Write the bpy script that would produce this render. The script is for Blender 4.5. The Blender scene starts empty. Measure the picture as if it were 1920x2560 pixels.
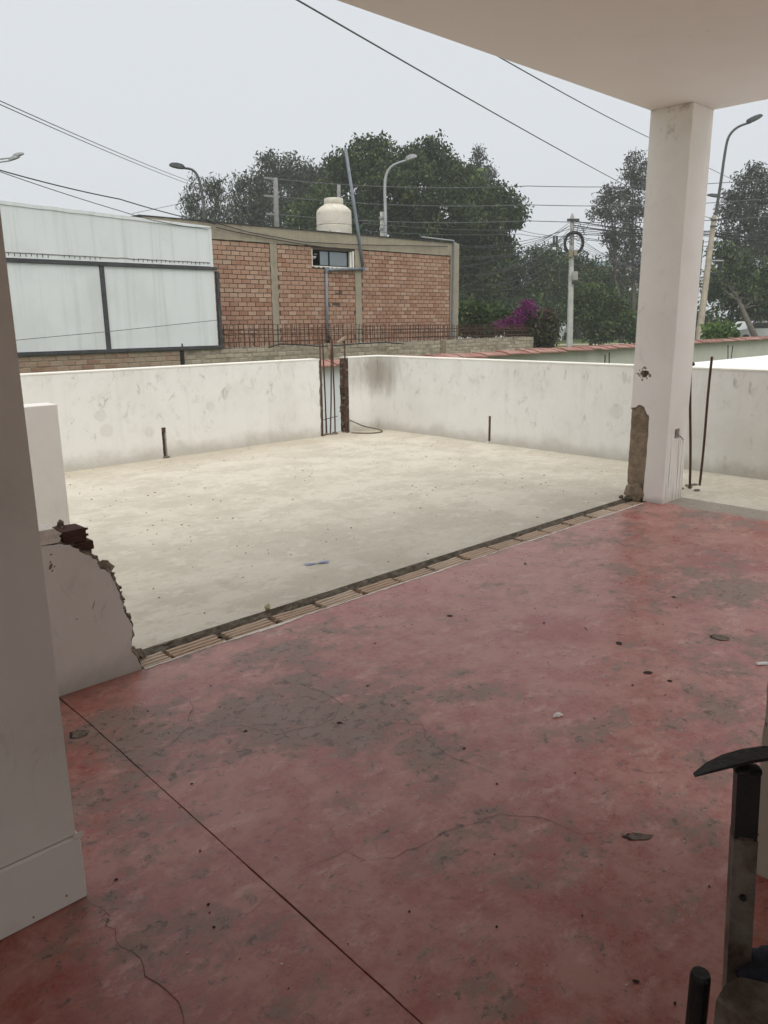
import bpy, bmesh, math, random
import numpy as np
from mathutils import Vector, Matrix, noise as mnoise

random.seed(11); rng = np.random.default_rng(11)
scene = bpy.context.scene
COL = scene.collection

# ------------------------------------------------------------------ camera
CAM = Vector((0.0, 0.0, 1.3)); FPX = 1944.29
RT = Vector((0.72172766, -0.69210699, -0.00985399)); UP = Vector((0.17329011, 0.16688707, 0.97062827)); FW = Vector((0.6701341, 0.70223687, -0.24038231))
cd = bpy.data.cameras.new('camera'); cam = bpy.data.objects.new('camera', cd); COL.objects.link(cam)
cd.sensor_fit = 'VERTICAL'; cd.sensor_height = 36.0; cd.sensor_width = 27.0
cd.lens = 36.0 * FPX / 2560.0; cd.clip_start = 0.05; cd.clip_end = 2000
cam.matrix_world = Matrix(((RT.x, UP.x, -FW.x, CAM.x), (RT.y, UP.y, -FW.y, CAM.y), (RT.z, UP.z, -FW.z, CAM.z), (0, 0, 0, 1)))
scene.camera = cam

# ------------------------------------------------------------------ sky and sun (overcast)
SUN_EL, SUN_ROT = math.radians(66), math.radians(212)
w = bpy.data.worlds.new('World'); scene.world = w; w.use_nodes = True
wt = w.node_tree; wt.nodes.clear()
sky = wt.nodes.new('ShaderNodeTexSky'); sky.sky_type = 'NISHITA'; sky.sun_disc = False
sky.sun_elevation = SUN_EL; sky.sun_rotation = SUN_ROT; sky.dust_density = 6.0; sky.air_density = 1.5; sky.ozone_density = 1.0
hsv = wt.nodes.new('ShaderNodeHueSaturation'); hsv.inputs['Saturation'].default_value = 0.15
flat = wt.nodes.new('ShaderNodeMix'); flat.data_type = 'RGBA'; flat.inputs[0].default_value = 0.86
flat.inputs[7].default_value = (5.3, 5.55, 5.85, 1)          # the even cloud deck
bg = wt.nodes.new('ShaderNodeBackground'); bg.inputs['Strength'].default_value = 0.10
wo = wt.nodes.new('ShaderNodeOutputWorld')
wt.links.new(sky.outputs[0], hsv.inputs['Color']); wt.links.new(hsv.outputs[0], flat.inputs[6])
wt.links.new(flat.outputs[2], bg.inputs[0]); wt.links.new(bg.outputs[0], wo.inputs[0])
sl = bpy.data.lights.new('sun', 'SUN'); sl.energy = 1.5; sl.angle = math.radians(70); sl.color = (1.0, 0.965, 0.92)
so = bpy.data.objects.new('sun', sl); COL.objects.link(so)
so.rotation_euler = (math.radians(90) - SUN_EL, 0, math.radians(-32))     # high, behind the viewer, spread by the cloud
scene.view_settings.view_transform = 'Standard'; scene.view_settings.look = 'None'
scene.view_settings.gamma = 1.0; scene.view_settings.use_curve_mapping = False
scene.view_settings.exposure = 0.55
scene.cycles.max_bounces = 6; scene.cycles.diffuse_bounces = 4; scene.cycles.glossy_bounces = 2
scene.cycles.transparent_max_bounces = 4; scene.cycles.volume_bounces = 1
scene.cycles.use_denoising = True; scene.cycles.use_adaptive_sampling = True; scene.cycles.adaptive_threshold = 0.025

# ------------------------------------------------------------------ helpers
def at(px, py, d):                       # survey: the point seen at (px, py) of the photograph, d metres ahead
    return CAM + (FW + RT * ((px - 960) / FPX) - UP * ((py - 1280) / FPX)) * d
def on(px, py, axis, v):                 # the same on a plane x, y or z = v
    d = FW + RT * ((px - 960) / FPX) - UP * ((py - 1280) / FPX)
    return CAM + d * ((v - CAM[axis]) / d[axis])
def fl(px, py): return on(px, py, 2, 0.0)

class MB:
    def __init__(s): s.v = []; s.f = []; s.t = []; s.cur = 0.5
    def add(s, vs, fs):
        o = len(s.v); s.v += [tuple(v) for v in vs]; s.t += [s.cur] * len(vs)
        s.f += [tuple(i + o for i in f) for f in fs]; return s
    def box(s, x0, x1, y0, y1, z0, z1, j=0.0):
        vs = [(x, y, z) for z in (z0, z1) for y in (y0, y1) for x in (x0, x1)]
        if j: vs = [tuple(c + random.uniform(-j, j) for c in v) for v in vs]
        return s.add(vs, [(0, 2, 3, 1), (4, 5, 7, 6), (0, 1, 5, 4), (2, 6, 7, 3), (0, 4, 6, 2), (1, 3, 7, 5)])
    def obox(s, c, ax, ay, az, hx, hy, hz):  # oriented box
        c = Vector(c); ax = Vector(ax).normalized(); ay = Vector(ay).normalized(); az = Vector(az).normalized()
        vs = [c + ax * (sx * hx) + ay * (sy * hy) + az * (sz * hz) for sz in (-1, 1) for sy in (-1, 1) for sx in (-1, 1)]
        return s.add(vs, [(0, 2, 3, 1), (4, 5, 7, 6), (0, 1, 5, 4), (2, 6, 7, 3), (0, 4, 6, 2), (1, 3, 7, 5)])
    def cbox(s, x0, x1, y0, y1, z0, z1, c=0.004, j=0.0):   # box with chamfered edges
        cx, cy, cz = (x0 + x1) / 2, (y0 + y1) / 2, (z0 + z1) / 2
        hx, hy, hz = (x1 - x0) / 2, (y1 - y0) / 2, (z1 - z0) / 2
        bm = bmesh.new(); bmesh.ops.create_cube(bm, size=2.0)
        for v in bm.verts: v.co = Vector((v.co.x * hx, v.co.y * hy, v.co.z * hz)) + Vector([random.uniform(-j, j) for _ in range(3)])
        bmesh.ops.bevel(bm, geom=bm.edges[:], offset=c, segments=1, affect='EDGES')
        bm.verts.index_update()
        s.add([v.co + Vector((cx, cy, cz)) for v in bm.verts], [[v.index for v in f.verts] for f in bm.faces]); bm.free(); return s
    def tube(s, pts, r, n=6, cap=True):
        pts = [Vector(p) for p in pts]; rs = r if isinstance(r, (list, tuple)) else [r] * len(pts)
        t0 = (pts[1] - pts[0]).normalized(); a = t0.orthogonal().normalized(); vs = []
        for i, p in enumerate(pts):
            t = (pts[min(i + 1, len(pts) - 1)] - pts[max(i - 1, 0)]).normalized()
            a = (a - t * a.dot(t)).normalized(); b = t.cross(a)
            vs += [p + (a * math.cos(2 * math.pi * k / n) + b * math.sin(2 * math.pi * k / n)) * rs[i] for k in range(n)]
        fs = [(i * n + k, i * n + (k + 1) % n, (i + 1) * n + (k + 1) % n, (i + 1) * n + k) for i in range(len(pts) - 1) for k in range(n)]
        if cap: fs += [tuple(range(n - 1, -1, -1)), tuple(range((len(pts) - 1) * n, len(pts) * n))]
        return s.add(vs, fs)
    def lathe(s, c, prof, n=40, cap=True):
        vs = [(c[0] + r * math.cos(2 * math.pi * k / n), c[1] + r * math.sin(2 * math.pi * k / n), c[2] + z) for r, z in prof for k in range(n)]
        fs = [(i * n + k, i * n + (k + 1) % n, (i + 1) * n + (k + 1) % n, (i + 1) * n + k) for i in range(len(prof) - 1) for k in range(n)]
        if cap: fs += [tuple(range(n - 1, -1, -1)), tuple(range((len(prof) - 1) * n, len(prof) * n))]
        return s.add(vs, fs)
    def prism(s, outline, back):             # outline: list of 3D points (front, planar); back: offset vector
        n = len(outline); back = Vector(back); fr = [Vector(p) for p in outline]
        return s.add(fr + [p + back for p in fr], [tuple(range(n)), tuple(range(2 * n - 1, n - 1, -1))] + [(i, i + n, (i + 1) % n + n, (i + 1) % n) for i in range(n)])
    def lump(s, c, r, seed=0, sq=(1, 1, 1), sub=2, rough=0.35):
        bm = bmesh.new(); bmesh.ops.create_icosphere(bm, subdivisions=sub, radius=1.0)
        for v in bm.verts:
            q = v.co.copy(); k = 1 + rough * mnoise.noise(q * 1.7 + Vector((seed * 3.1, seed * 1.7, seed))) + rough * .5 * mnoise.noise(q * 4.1 + Vector((seed, 5, seed * 2)))
            v.co = Vector((q.x * sq[0] * k, q.y * sq[1] * k, q.z * sq[2] * k)) * r + Vector(c)
        bm.verts.index_update(); s.add([v.co for v in bm.verts], [[v.index for v in f.verts] for f in bm.faces]); bm.free(); return s
    def mesh(s, name, mat, smooth=False):
        me = bpy.data.meshes.new(name); me.from_pydata(s.v, [], s.f)
        at_ = me.attributes.new('tint', 'FLOAT', 'POINT'); at_.data.foreach_set('value', s.t)
        bm = bmesh.new(); bm.from_mesh(me); bmesh.ops.recalc_face_normals(bm, faces=bm.faces[:]); bm.to_mesh(me); bm.free()
        if mat: me.materials.append(mat)
        if smooth:
            me.polygons.foreach_set('use_smooth', [True] * len(me.polygons))
        return me
    def build(s, name, mat, parent=None, smooth=False, **tags):
        return put(s.mesh(name, mat, smooth), name, parent, **tags)

def put(me, name, parent=None, loc=None, **tags):
    o = bpy.data.objects.new(name, me); COL.objects.link(o)
    if parent: o.parent = parent
    if loc is not None: o.location = loc
    for k, v in tags.items(): o[k] = v
    return o
def empty(name, **tags):
    o = bpy.data.objects.new(name, None); COL.objects.link(o)
    for k, v in tags.items(): o[k] = v
    return o
def smooth_auto(o, ang=40):
    me = o.data; me.polygons.foreach_set('use_smooth', [True] * len(me.polygons))
    try: me.set_sharp_from_angle(angle=math.radians(ang))
    except Exception: pass

# ------------------------------------------------------------------ materials
class NT:
    def __init__(s, name, rough=0.8, spec=0.3):
        s.m = bpy.data.materials.new(name); s.m.use_nodes = True; s.t = s.m.node_tree
        s.b = s.t.nodes['Principled BSDF']; s.b.inputs['Roughness'].default_value = rough
        s.b.inputs['Specular IOR Level'].default_value = spec
        s.pos = s.t.nodes.new('ShaderNodeNewGeometry').outputs['Position']
    def n(s, ty, **k):
        nd = s.t.nodes.new(ty)
        for a, v in k.items(): setattr(nd, a, v)
        return nd
    def set(s, sock, v):
        if hasattr(v, 'is_output'): s.t.links.new(v, sock)
        elif isinstance(v, (tuple, list)) and len(v) == 3 and sock.type == 'RGBA': sock.default_value = (*v, 1)
        else: sock.default_value = v
    def scaled(s, sc, off=(0, 0, 0), rot=(0, 0, 0)):
        m = s.n('ShaderNodeMapping'); s.set(m.inputs[0], s.pos); m.inputs['Scale'].default_value = sc
        m.inputs['Location'].default_value = off; m.inputs['Rotation'].default_value = rot; return m.outputs[0]
    def noise(s, scale, detail=6, rough=0.6, vec=None, dist=0.0):
        t = s.n('ShaderNodeTexNoise'); s.set(t.inputs['Vector'], vec if vec is not None else s.pos)
        t.inputs['Scale'].default_value = scale; t.inputs['Detail'].default_value = detail
        t.inputs['Roughness'].default_value = rough; t.inputs['Distortion'].default_value = dist; return t.outputs[0]
    def ramp(s, f, a, b, lo=0.0, hi=1.0):    # smooth map a..b -> lo..hi
        r = s.n('ShaderNodeMapRange', interpolation_type='SMOOTHSTEP'); s.set(r.inputs[0], f)
        r.inputs[1].default_value = a; r.inputs[2].default_value = b; r.inputs[3].default_value = lo; r.inputs[4].default_value = hi
        return r.outputs[0]
    def mix(s, f, a, b, mode='MIX'):
        m = s.n('ShaderNodeMix', data_type='RGBA', blend_type=mode); s.set(m.inputs[0], f); s.set(m.inputs[6], a); s.set(m.inputs[7], b); return m.outputs[2]
    def math(s, op, a, b=0.0, clamp=False):
        m = s.n('ShaderNodeMath', operation=op, use_clamp=clamp); s.set(m.inputs[0], a); s.set(m.inputs[1], b); return m.outputs[0]
    def sep(s, v=None):
        x = s.n('ShaderNodeSeparateXYZ'); s.set(x.inputs[0], v if v is not None else s.pos); return x.outputs
    def attr(s, name='tint'):
        a = s.n('ShaderNodeAttribute', attribute_name=name); return a.outputs['Fac']
    def dist(s, p, sc=(1, 1, 1)):            # distance to a point
        v = s.n('ShaderNodeVectorMath', operation='SUBTRACT'); s.set(v.inputs[0], s.pos); v.inputs[1].default_value = p
        q = s.n('ShaderNodeVectorMath', operation='MULTIPLY'); s.set(q.inputs[0], v.outputs[0]); q.inputs[1].default_value = sc
        l = s.n('ShaderNodeVectorMath', operation='LENGTH'); s.set(l.inputs[0], q.outputs[0]); return l.outputs['Value']
    def bump(s, h, strength=0.3, dist=0.01):
        b = s.n('ShaderNodeBump'); s.set(b.inputs['Height'], h); b.inputs['Strength'].default_value = strength; b.inputs['Distance'].default_value = dist
        s.t.links.new(b.outputs[0], s.b.inputs['Normal'])
    def col(s, c): s.set(s.b.inputs['Base Color'], c); return s
    def rough(s, r): s.set(s.b.inputs['Roughness'], r); return s

def plaster(name, base, dirt=(0.42, 0.39, 0.33), amt=0.6, splash=None, corner=None, streak=0.0, bump=0.25, spots=0.4, discs=(), smudge=0.0, mould=None):
    k = NT(name, 0.85, 0.2)
    big = k.ramp(k.noise(1.3, 7, 0.62), 0.42, 0.72); mid = k.ramp(k.noise(5.5, 8, 0.7), 0.50, 0.74)
    smear = k.ramp(k.noise(9, 7, 0.7, k.scaled((1, 1, 0.45), rot=(0.15, 0.1, 0.3)), 1.2), 0.58, 0.70)
    f = k.math('MULTIPLY', k.math('ADD', k.math('MULTIPLY', big, 0.45), k.math('MULTIPLY', mid, 0.4)), amt)
    c = k.mix(f, base, dirt)
    c = k.mix(k.math('MULTIPLY', smear, k.math('MULTIPLY', big, spots)), c, tuple(x * 0.62 for x in dirt))
    z = k.sep()[2]
    if splash:                                # dirt splashed and wiped on the foot of the wall
        zz = k.math('ADD', z, k.math('MULTIPLY', k.math('SUBTRACT', k.noise(4.0, 8, 0.7), 0.5), splash * 1.6))
        c = k.mix(k.math('MULTIPLY', k.ramp(zz, splash, 0.0), 0.6), c, tuple(x * 0.85 for x in dirt))
    if streak:
        st = k.ramp(k.noise(1.0, 5, 0.6, k.scaled((9, 9, 0.35))), 0.52, 0.75)
        c = k.mix(k.math('MULTIPLY', st, streak), c, tuple(x * 0.8 for x in dirt))
    if mould:
        zz = k.math('SUBTRACT', k.math('ADD', z, k.math('MULTIPLY', k.math('SUBTRACT', k.noise(9, 8, 0.75), 0.5), 0.22)), mould)
        c = k.mix(k.math('MULTIPLY', k.ramp(zz, 0.0, 0.06), 0.6), c, (0.20, 0.165, 0.13))
    if smudge:                                # rubbed grey marks, thicker along the top of the wall
        sm_ = k.ramp(k.noise(11, 8, 0.76, k.scaled((1, 1, 0.6), (1, 4, 2), (0.4, 0.3, 0.2)), 0.7), 0.54, 0.70); zone = k.ramp(k.math('ADD', k.noise(1.5, 5, 0.6), k.math('MULTIPLY', z, 0.28)), 0.50, 0.72)
        c = k.mix(k.math('MULTIPLY', k.math('MULTIPLY', sm_, zone), smudge), c, tuple(x * 0.72 for x in dirt))
        c = k.mix(k.ramp(k.noise(24, 6, 0.75, k.scaled((1, 1, 0.7), (9, 1, 3))), 0.66, 0.74, 0, 0.35), c, tuple(x * 0.7 for x in dirt))
    for (p, r_) in discs:
        c = k.mix(k.math('MULTIPLY', k.ramp(k.math('ADD', k.dist(p), k.math('MULTIPLY', k.noise(30, 3, 0.5), 0.02)), r_ + 0.02, r_), 0.22), c, dirt)
    if corner:
        d = k.math('ADD', k.dist(corner, (1.0, 1.0, 1.35)), k.math('MULTIPLY', k.math('SUBTRACT', k.noise(3.0, 8, 0.72, k.scaled((1.6, 1.6, 0.5))), 0.5), 0.85))
        c = k.mix(k.math('MULTIPLY', k.ramp(d, 0.52, 0.06), 0.62), c, (0.20, 0.165, 0.115))
    k.col(c); k.bump(k.math('ADD', k.noise(6, 8, 0.6), k.math('MULTIPLY', k.noise(60, 4, 0.6), 0.25)), bump, 0.012)
    return k.m

def simple(name, col, rough=0.7, var=0.25, scale=8, metal=0.0, spec=0.4, bump=0.2, dark=None):
    k = NT(name, rough, spec); k.b.inputs['Metallic'].default_value = metal
    f = k.ramp(k.noise(scale, 7, 0.65), 0.35, 0.7)
    k.col(k.mix(f, col, dark or tuple(x * (1 - var) for x in col)))
    if bump: k.bump(k.noise(scale * 6, 5, 0.6), bump, 0.004)
    return k.m

MAT = {}
MAT['wall'] = plaster('parapet_paint', (0.79, 0.78, 0.74), (0.45, 0.42, 0.35), 0.5, splash=0.17, corner=(6.42, 6.9, 0.72), smudge=0.65, streak=0.13,
    discs=[((3.05, 6.934, .47), .055), ((3.09, 6.934, .33), .062), ((3.51, 6.934, .27), .05), ((6.537, 3.72, .45), .07), ((4.2, 6.934, .46), .05)])
MAT['wall_edge'] = simple('parapet_cap_paint', (0.86, 0.83, 0.75), 0.8, 0.12, 5)
MAT['stubwall'] = plaster('inner_wall_paint', (0.79, 0.755, 0.71), (0.46, 0.42, 0.37), 0.45, splash=0.14)
MAT['jamb'] = plaster('doorway_paint', (0.80, 0.775, 0.72), (0.42, 0.39, 0.34), 0.45, bump=0.15)
MAT['column'] = plaster('column_paint', (0.87, 0.845, 0.80), (0.5, 0.47, 0.43), 0.38, splash=0.05, bump=0.2, mould=2.585, spots=0.6)
MAT['ceiling'] = plaster('ceiling_paint', (0.76, 0.73, 0.70), (0.6, 0.56, 0.52), 0.35, bump=0.08)
MAT['white'] = simple('bright_white_paint', (0.82, 0.82, 0.82), 0.8, 0.06, 3)
MAT['green_wall'] = plaster('pale_green_plaster', (0.57, 0.56, 0.475), (0.34, 0.32, 0.26), 0.5, streak=0.2)
MAT['core'] = simple('broken_concrete', (0.30, 0.235, 0.165), 0.95, 0.45, 14, bump=0.9)
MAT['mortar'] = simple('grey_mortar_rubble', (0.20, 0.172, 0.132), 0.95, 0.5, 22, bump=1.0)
MAT['dirt'] = simple('trench_dirt', (0.10, 0.082, 0.062), 0.97, 0.5, 25, bump=1.0)
MAT['crack'] = simple('crack_dirt', (0.06, 0.045, 0.038), 0.98, 0.3, 30, bump=0)
MAT['plaster_chip'] = simple('white_plaster_edge', (0.78, 0.72, 0.65), 0.9, 0.3, 30)
MAT['rust'] = simple('rusty_rebar', (0.115, 0.06, 0.038), 0.85, 0.55, 30, bump=0.8)
MAT['rust_dark'] = simple('dark_rebar', (0.03, 0.028, 0.028), 0.8, 0.3, 30)
MAT['grey_metal'] = simple('weathered_steel', (0.065, 0.065, 0.068), 0.6, 0.5, 10, spec=0.5)
MAT['iron'] = simple('old_iron', (0.022, 0.022, 0.021), 0.5, 0.4, 18, metal=0.2, bump=0.5)
MAT['iron_worn'] = simple('worn_galvanised_iron', (0.21, 0.19, 0.16), 0.65, 0.65, 14, metal=0.2, bump=0.5, dark=(0.07, 0.045, 0.03))
MAT['pvc'] = simple('grey_blue_pvc', (0.21, 0.235, 0.265), 0.55, 0.25, 6)
MAT['wire'] = simple('wire_sheath', (0.03, 0.03, 0.032), 0.6, 0.2, 6, bump=0)
MAT['wire_grey'] = simple('grey_wire', (0.10, 0.10, 0.105), 0.6, 0.2, 6, bump=0)
MAT['pole'] = simple('pole_concrete', (0.42, 0.41, 0.38), 0.9, 0.3, 3)
MAT['pole_grey'] = simple('weathered_pole_concrete', (0.21, 0.21, 0.20), 0.9, 0.3, 3)
MAT['pole_tan'] = simple('tan_pole_concrete', (0.42, 0.36, 0.28), 0.9, 0.3, 3)
MAT['lamp'] = simple('lamp_grey_paint', (0.33, 0.335, 0.34), 0.55, 0.2, 5)
MAT['lamp_dark'] = simple('lamp_dark_paint', (0.05, 0.052, 0.053), 0.5, 0.3, 5)
MAT['wood'] = simple('old_wood', (0.36, 0.29, 0.2), 0.9, 0.4, 20)
MAT['blue_paper'] = simple('blue_scrap', (0.20, 0.24, 0.42), 0.8, 0.3, 40, dark=(0.4, 0.43, 0.55))
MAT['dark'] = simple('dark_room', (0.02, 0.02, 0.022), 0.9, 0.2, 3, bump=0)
MAT['bark'] = simple('bark', (0.13, 0.11, 0.09), 0.95, 0.4, 4, bump=0.6)
MAT['asphalt'] = simple('asphalt', (0.06, 0.06, 0.06), 0.95, 0.3, 3)
MAT['cloth'] = simple('blue_grey_rag', (0.05, 0.062, 0.085), 0.95, 0.4, 30, bump=0.8)
MAT['bird_white'] = simple('white_enamel', (0.75, 0.73, 0.7), 0.5, 0.1, 5)

def floor_red():
    k = NT('worn_red_cement', 0.4, 0.5)
    x, y, z = k.sep()
    n1 = k.noise(2.3, 10, 0.76); n2 = k.noise(5.5, 9, 0.78, k.scaled((1, 1, 1), (4, 7, 0))); fine = k.noise(26, 8, 0.8, dist=0.3)
    c = k.mix(k.ramp(n2, 0.42, 0.58), (0.375, 0.118, 0.096), (0.475, 0.222, 0.186))            # red paint, worn pink
    red = k.ramp(k.noise(0.9, 8, 0.68, k.scaled((1, 1, 1), (3, 9, 0))), 0.54, 0.64); c = k.mix(k.math('MULTIPLY', red, 0.7), c, (0.31, 0.060, 0.048))
    lt = k.ramp(k.noise(9, 9, 0.8, k.scaled((0.7, 1.3, 1), (2, 5, 0), (0, 0, 0.7))), 0.53, 0.63); c = k.mix(k.math('MULTIPLY', lt, 0.55), c, (0.60, 0.365, 0.31))
    gn = k.math('ADD', k.math('MULTIPLY', n1, 0.62), k.math('MULTIPLY', k.noise(7, 9, 0.8, k.scaled((0.8, 1.2, 1), (1, 2, 0), (0, 0, 0.7))), 0.42))
    gn = k.math('ADD', gn, k.math('MULTIPLY', k.math('SUBTRACT', k.noise(0.55, 4, 0.55, k.scaled((1, 1, 1), (2.6, 0.7, 0))), 0.5), 0.34))   # worn more in some places than others
    gsoft = k.ramp(gn, 0.515, 0.595); c = k.mix(k.math('MULTIPLY', gsoft, 0.74), c, (0.255, 0.18, 0.145))   # paint gone, grimy cement
    ghard = k.ramp(gn, 0.59, 0.605); c = k.mix(k.math('MULTIPLY', ghard, 0.4), c, (0.285, 0.225, 0.18))
    sp = k.ramp(k.math('ADD', fine, k.math('MULTIPLY', gsoft, 0.05)), 0.57, 0.635); c = k.mix(k.math('MULTIPLY', sp, 0.8), c, (0.12, 0.083, 0.068))
    pit = k.ramp(k.noise(11, 9, 0.82, k.scaled((0.7, 1.3, 1), (8, 3, 0), (0, 0, 0.7))), 0.635, 0.65); c = k.mix(k.math('MULTIPLY', pit, 0.85), c, (0.085, 0.065, 0.055))
    ws = k.ramp(k.noise(60, 4, 0.6), 0.76, 0.79); c = k.mix(k.math('MULTIPLY', ws, 0.8), c, (0.62, 0.52, 0.47))
    # the bare cement strip along the porch edge by the column
    ex = k.math('ADD', x, k.math('MULTIPLY', k.math('SUBTRACT', k.noise(5, 9, 0.78), 0.5), 0.30))
    c = k.mix(k.math('MULTIPLY', k.ramp(ex, 5.15, 5.24), 0.93), c, k.mix(k.ramp(fine, 0.4, 0.6), (0.33, 0.30, 0.25), (0.25, 0.225, 0.185)))
    k.col(c); k.rough(k.math('ADD', k.ramp(n2, 0.4, 0.6, 0.27, 0.40), k.math('MULTIPLY', gsoft, 0.16)))
    h = k.math('ADD', k.math('MULTIPLY', k.noise(3, 6, 0.6), 0.4), k.math('MULTIPLY', fine, 0.45))
    k.bump(k.math('SUBTRACT', h, k.math('ADD', k.math('MULTIPLY', ghard, 0.25), k.math('MULTIPLY', pit, 0.5))), 0.3, 0.008); return k.m
MAT['red_floor'] = floor_red()

def floor_beige():
    k = NT('pale_cement_floor', 0.75, 0.3)
    st = k.noise(1.9, 10, 0.76); big = k.noise(0.6, 8, 0.7, k.scaled((1, 1, 1), (5, 1, 0))); fine = k.noise(15, 9, 0.8, k.scaled((0.75, 1.25, 1), rot=(0, 0, -0.75)))
    c = k.mix(k.ramp(st, 0.44, 0.57), (0.595, 0.548, 0.452), (0.50, 0.452, 0.365))
    c = k.mix(k.ramp(big, 0.46, 0.62, 0, 0.6), c, (0.47, 0.425, 0.345))
    c = k.mix(k.ramp(k.noise(7, 9, 0.8, k.scaled((0.7, 1.3, 1), (5, 2, 0), (0, 0, -0.75))), 0.53, 0.61, 0, 0.6), c, (0.65, 0.605, 0.515))
    c = k.mix(k.ramp(fine, 0.54, 0.65, 0, 0.65), c, (0.37, 0.32, 0.24))
    c = k.mix(k.ramp(k.noise(5, 9, 0.82, k.scaled((0.7, 1.3, 1), (1, 6, 0), (0, 0, -0.75))), 0.64, 0.68, 0, 0.5), c, (0.30, 0.26, 0.20))
    c = k.mix(k.ramp(k.noise(45, 3, 0.6), 0.72, 0.77, 0, 0.6), c, (0.22, 0.19, 0.15))
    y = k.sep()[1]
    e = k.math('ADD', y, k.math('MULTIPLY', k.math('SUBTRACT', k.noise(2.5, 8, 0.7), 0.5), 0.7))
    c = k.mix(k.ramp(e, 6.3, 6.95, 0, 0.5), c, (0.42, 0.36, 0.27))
    k.col(c); k.bump(k.math('ADD', k.noise(3, 7, 0.65), k.math('MULTIPLY', fine, 0.4)), 0.3, 0.01); return k.m
MAT['beige_floor'] = floor_beige()

def brick_mat(name, a, b, c_, grime):
    k = NT(name, 0.9, 0.2); t = k.attr()
    c = k.mix(k.ramp(t, 0.0, 0.6), a, b); c = k.mix(k.ramp(t, 0.7, 1.0), c, c_)
    g = k.ramp(k.noise(1.6, 7, 0.7), 0.42, 0.7); c = k.mix(k.math('MULTIPLY', g, grime[1]), c, grime[0])
    c = k.mix(k.ramp(k.noise(38, 5, 0.7), 0.5, 0.75, 0, 0.4), c, tuple(x * 0.55 for x in a))
    k.col(c); k.bump(k.noise(50, 5, 0.65), 0.5, 0.006); return k.m
MAT['brick'] = brick_mat('red_brick', (0.34, 0.180, 0.118), (0.42, 0.25, 0.17), (0.48, 0.325, 0.235), ((0.38, 0.28, 0.20), 0.55))
MAT['brick_low'] = brick_mat('smeared_brick', (0.29, 0.17, 0.115), (0.37, 0.26, 0.185), (0.44, 0.35, 0.27), ((0.37, 0.31, 0.24), 0.75))
MAT['brick_smear'] = brick_mat('mortar_smeared_brick', (0.38, 0.32, 0.24), (0.43, 0.355, 0.27), (0.47, 0.41, 0.33), ((0.34, 0.29, 0.22), 0.8))
MAT['brick_joint'] = simple('brick_joint_mortar', (0.12, 0.08, 0.056), 0.95, 0.3, 12)
MAT['smear_joint'] = simple('smeared_joint_mortar', (0.36, 0.31, 0.235), 0.95, 0.45, 7, bump=0.8)
MAT['hollow_brick'] = brick_mat('hollow_clay_brick', (0.47, 0.335, 0.245), (0.53, 0.40, 0.30), (0.56, 0.45, 0.35), ((0.38, 0.31, 0.23), 0.6))
MAT['dark_brick'] = brick_mat('dark_red_brick', (0.075, 0.038, 0.028), (0.11, 0.058, 0.042), (0.14, 0.09, 0.07), ((0.10, 0.075, 0.058), 0.6))
MAT['beam'] = plaster('raw_concrete_beam', (0.36, 0.315, 0.235), (0.21, 0.175, 0.13), 0.8, bump=0.7, streak=0.3)
MAT['tile'] = brick_mat('red_roof_tile', (0.27, 0.125, 0.098), (0.34, 0.18, 0.145), (0.44, 0.29, 0.24), ((0.38, 0.29, 0.24), 0.65))
def panel_mat():
    k = NT('white_sheet_paint', 0.55, 0.4)
    st = k.noise(1.0, 7, 0.65, k.scaled((7, 7, 0.25))); b = k.noise(1.0, 6, 0.6)
    c = k.mix(k.ramp(st, 0.46, 0.74, 0, 0.6), (0.76, 0.78, 0.775), (0.57, 0.58, 0.56))
    c = k.mix(k.ramp(b, 0.45, 0.7, 0, 0.4), c, (0.59, 0.605, 0.595))
    c = k.mix(k.ramp(k.noise(3.2, 8, 0.7, k.scaled((1, 1, 0.6), (4, 2, 1)), 1.5), 0.67, 0.72, 0, 0.5), c, (0.80, 0.81, 0.80))
    c = k.mix(k.ramp(k.noise(5, 8, 0.75, k.scaled((1.5, 1.5, 0.5))), 0.66, 0.75, 0, 0.5), c, (0.34, 0.32, 0.27))
    k.col(c); k.bump(k.noise(1.2, 4, 0.5), 0.2, 0.03); return k.m
MAT['panel'] = panel_mat()
def tank_mat():
    k = NT('beige_tank_plastic', 0.55, 0.4)
    c = k.mix(k.ramp(k.noise(1.5, 7, 0.65, k.scaled((1, 1, 2.2)), 1.2), 0.45, 0.7, 0, 0.8), (0.66, 0.61, 0.51), (0.50, 0.45, 0.36))
    c = k.mix(k.ramp(k.noise(2.2, 8, 0.72, k.scaled((1, 1, 3), (3, 1, 2)), 2.0), 0.60, 0.66, 0, 0.75), c, (0.20, 0.165, 0.12))
    k.col(c); return k.m
MAT['tank'] = tank_mat()
def leaf_mat(name, dark, mid, light, trans=0.25):
    k = NT(name, 0.6, 0.25); t = k.attr()
    c = k.mix(k.ramp(t, 0.0, 0.55), dark, mid); c = k.mix(k.ramp(t, 0.6, 1.0), c, light)
    k.col(c); k.b.inputs['Subsurface Weight'].default_value = 0.0
    tr = k.n('ShaderNodeBsdfTranslucent'); k.set(tr.inputs[0], c); ms = k.n('ShaderNodeMixShader'); ms.inputs[0].default_value = trans
    k.t.links.new(k.b.outputs[0], ms.inputs[1]); k.t.links.new(tr.outputs[0], ms.inputs[2])
    k.t.links.new(ms.outputs[0], k.t.nodes['Material Output'].inputs[0]); return k.m
MAT['leaf_ficus'] = leaf_mat('ficus_leaves', (0.019, 0.035, 0.014), (0.050, 0.084, 0.028), (0.15, 0.205, 0.065))
MAT['leaf_euc'] = leaf_mat('eucalyptus_leaves', (0.028, 0.038, 0.024), (0.055, 0.073, 0.042), (0.11, 0.132, 0.075))
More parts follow.
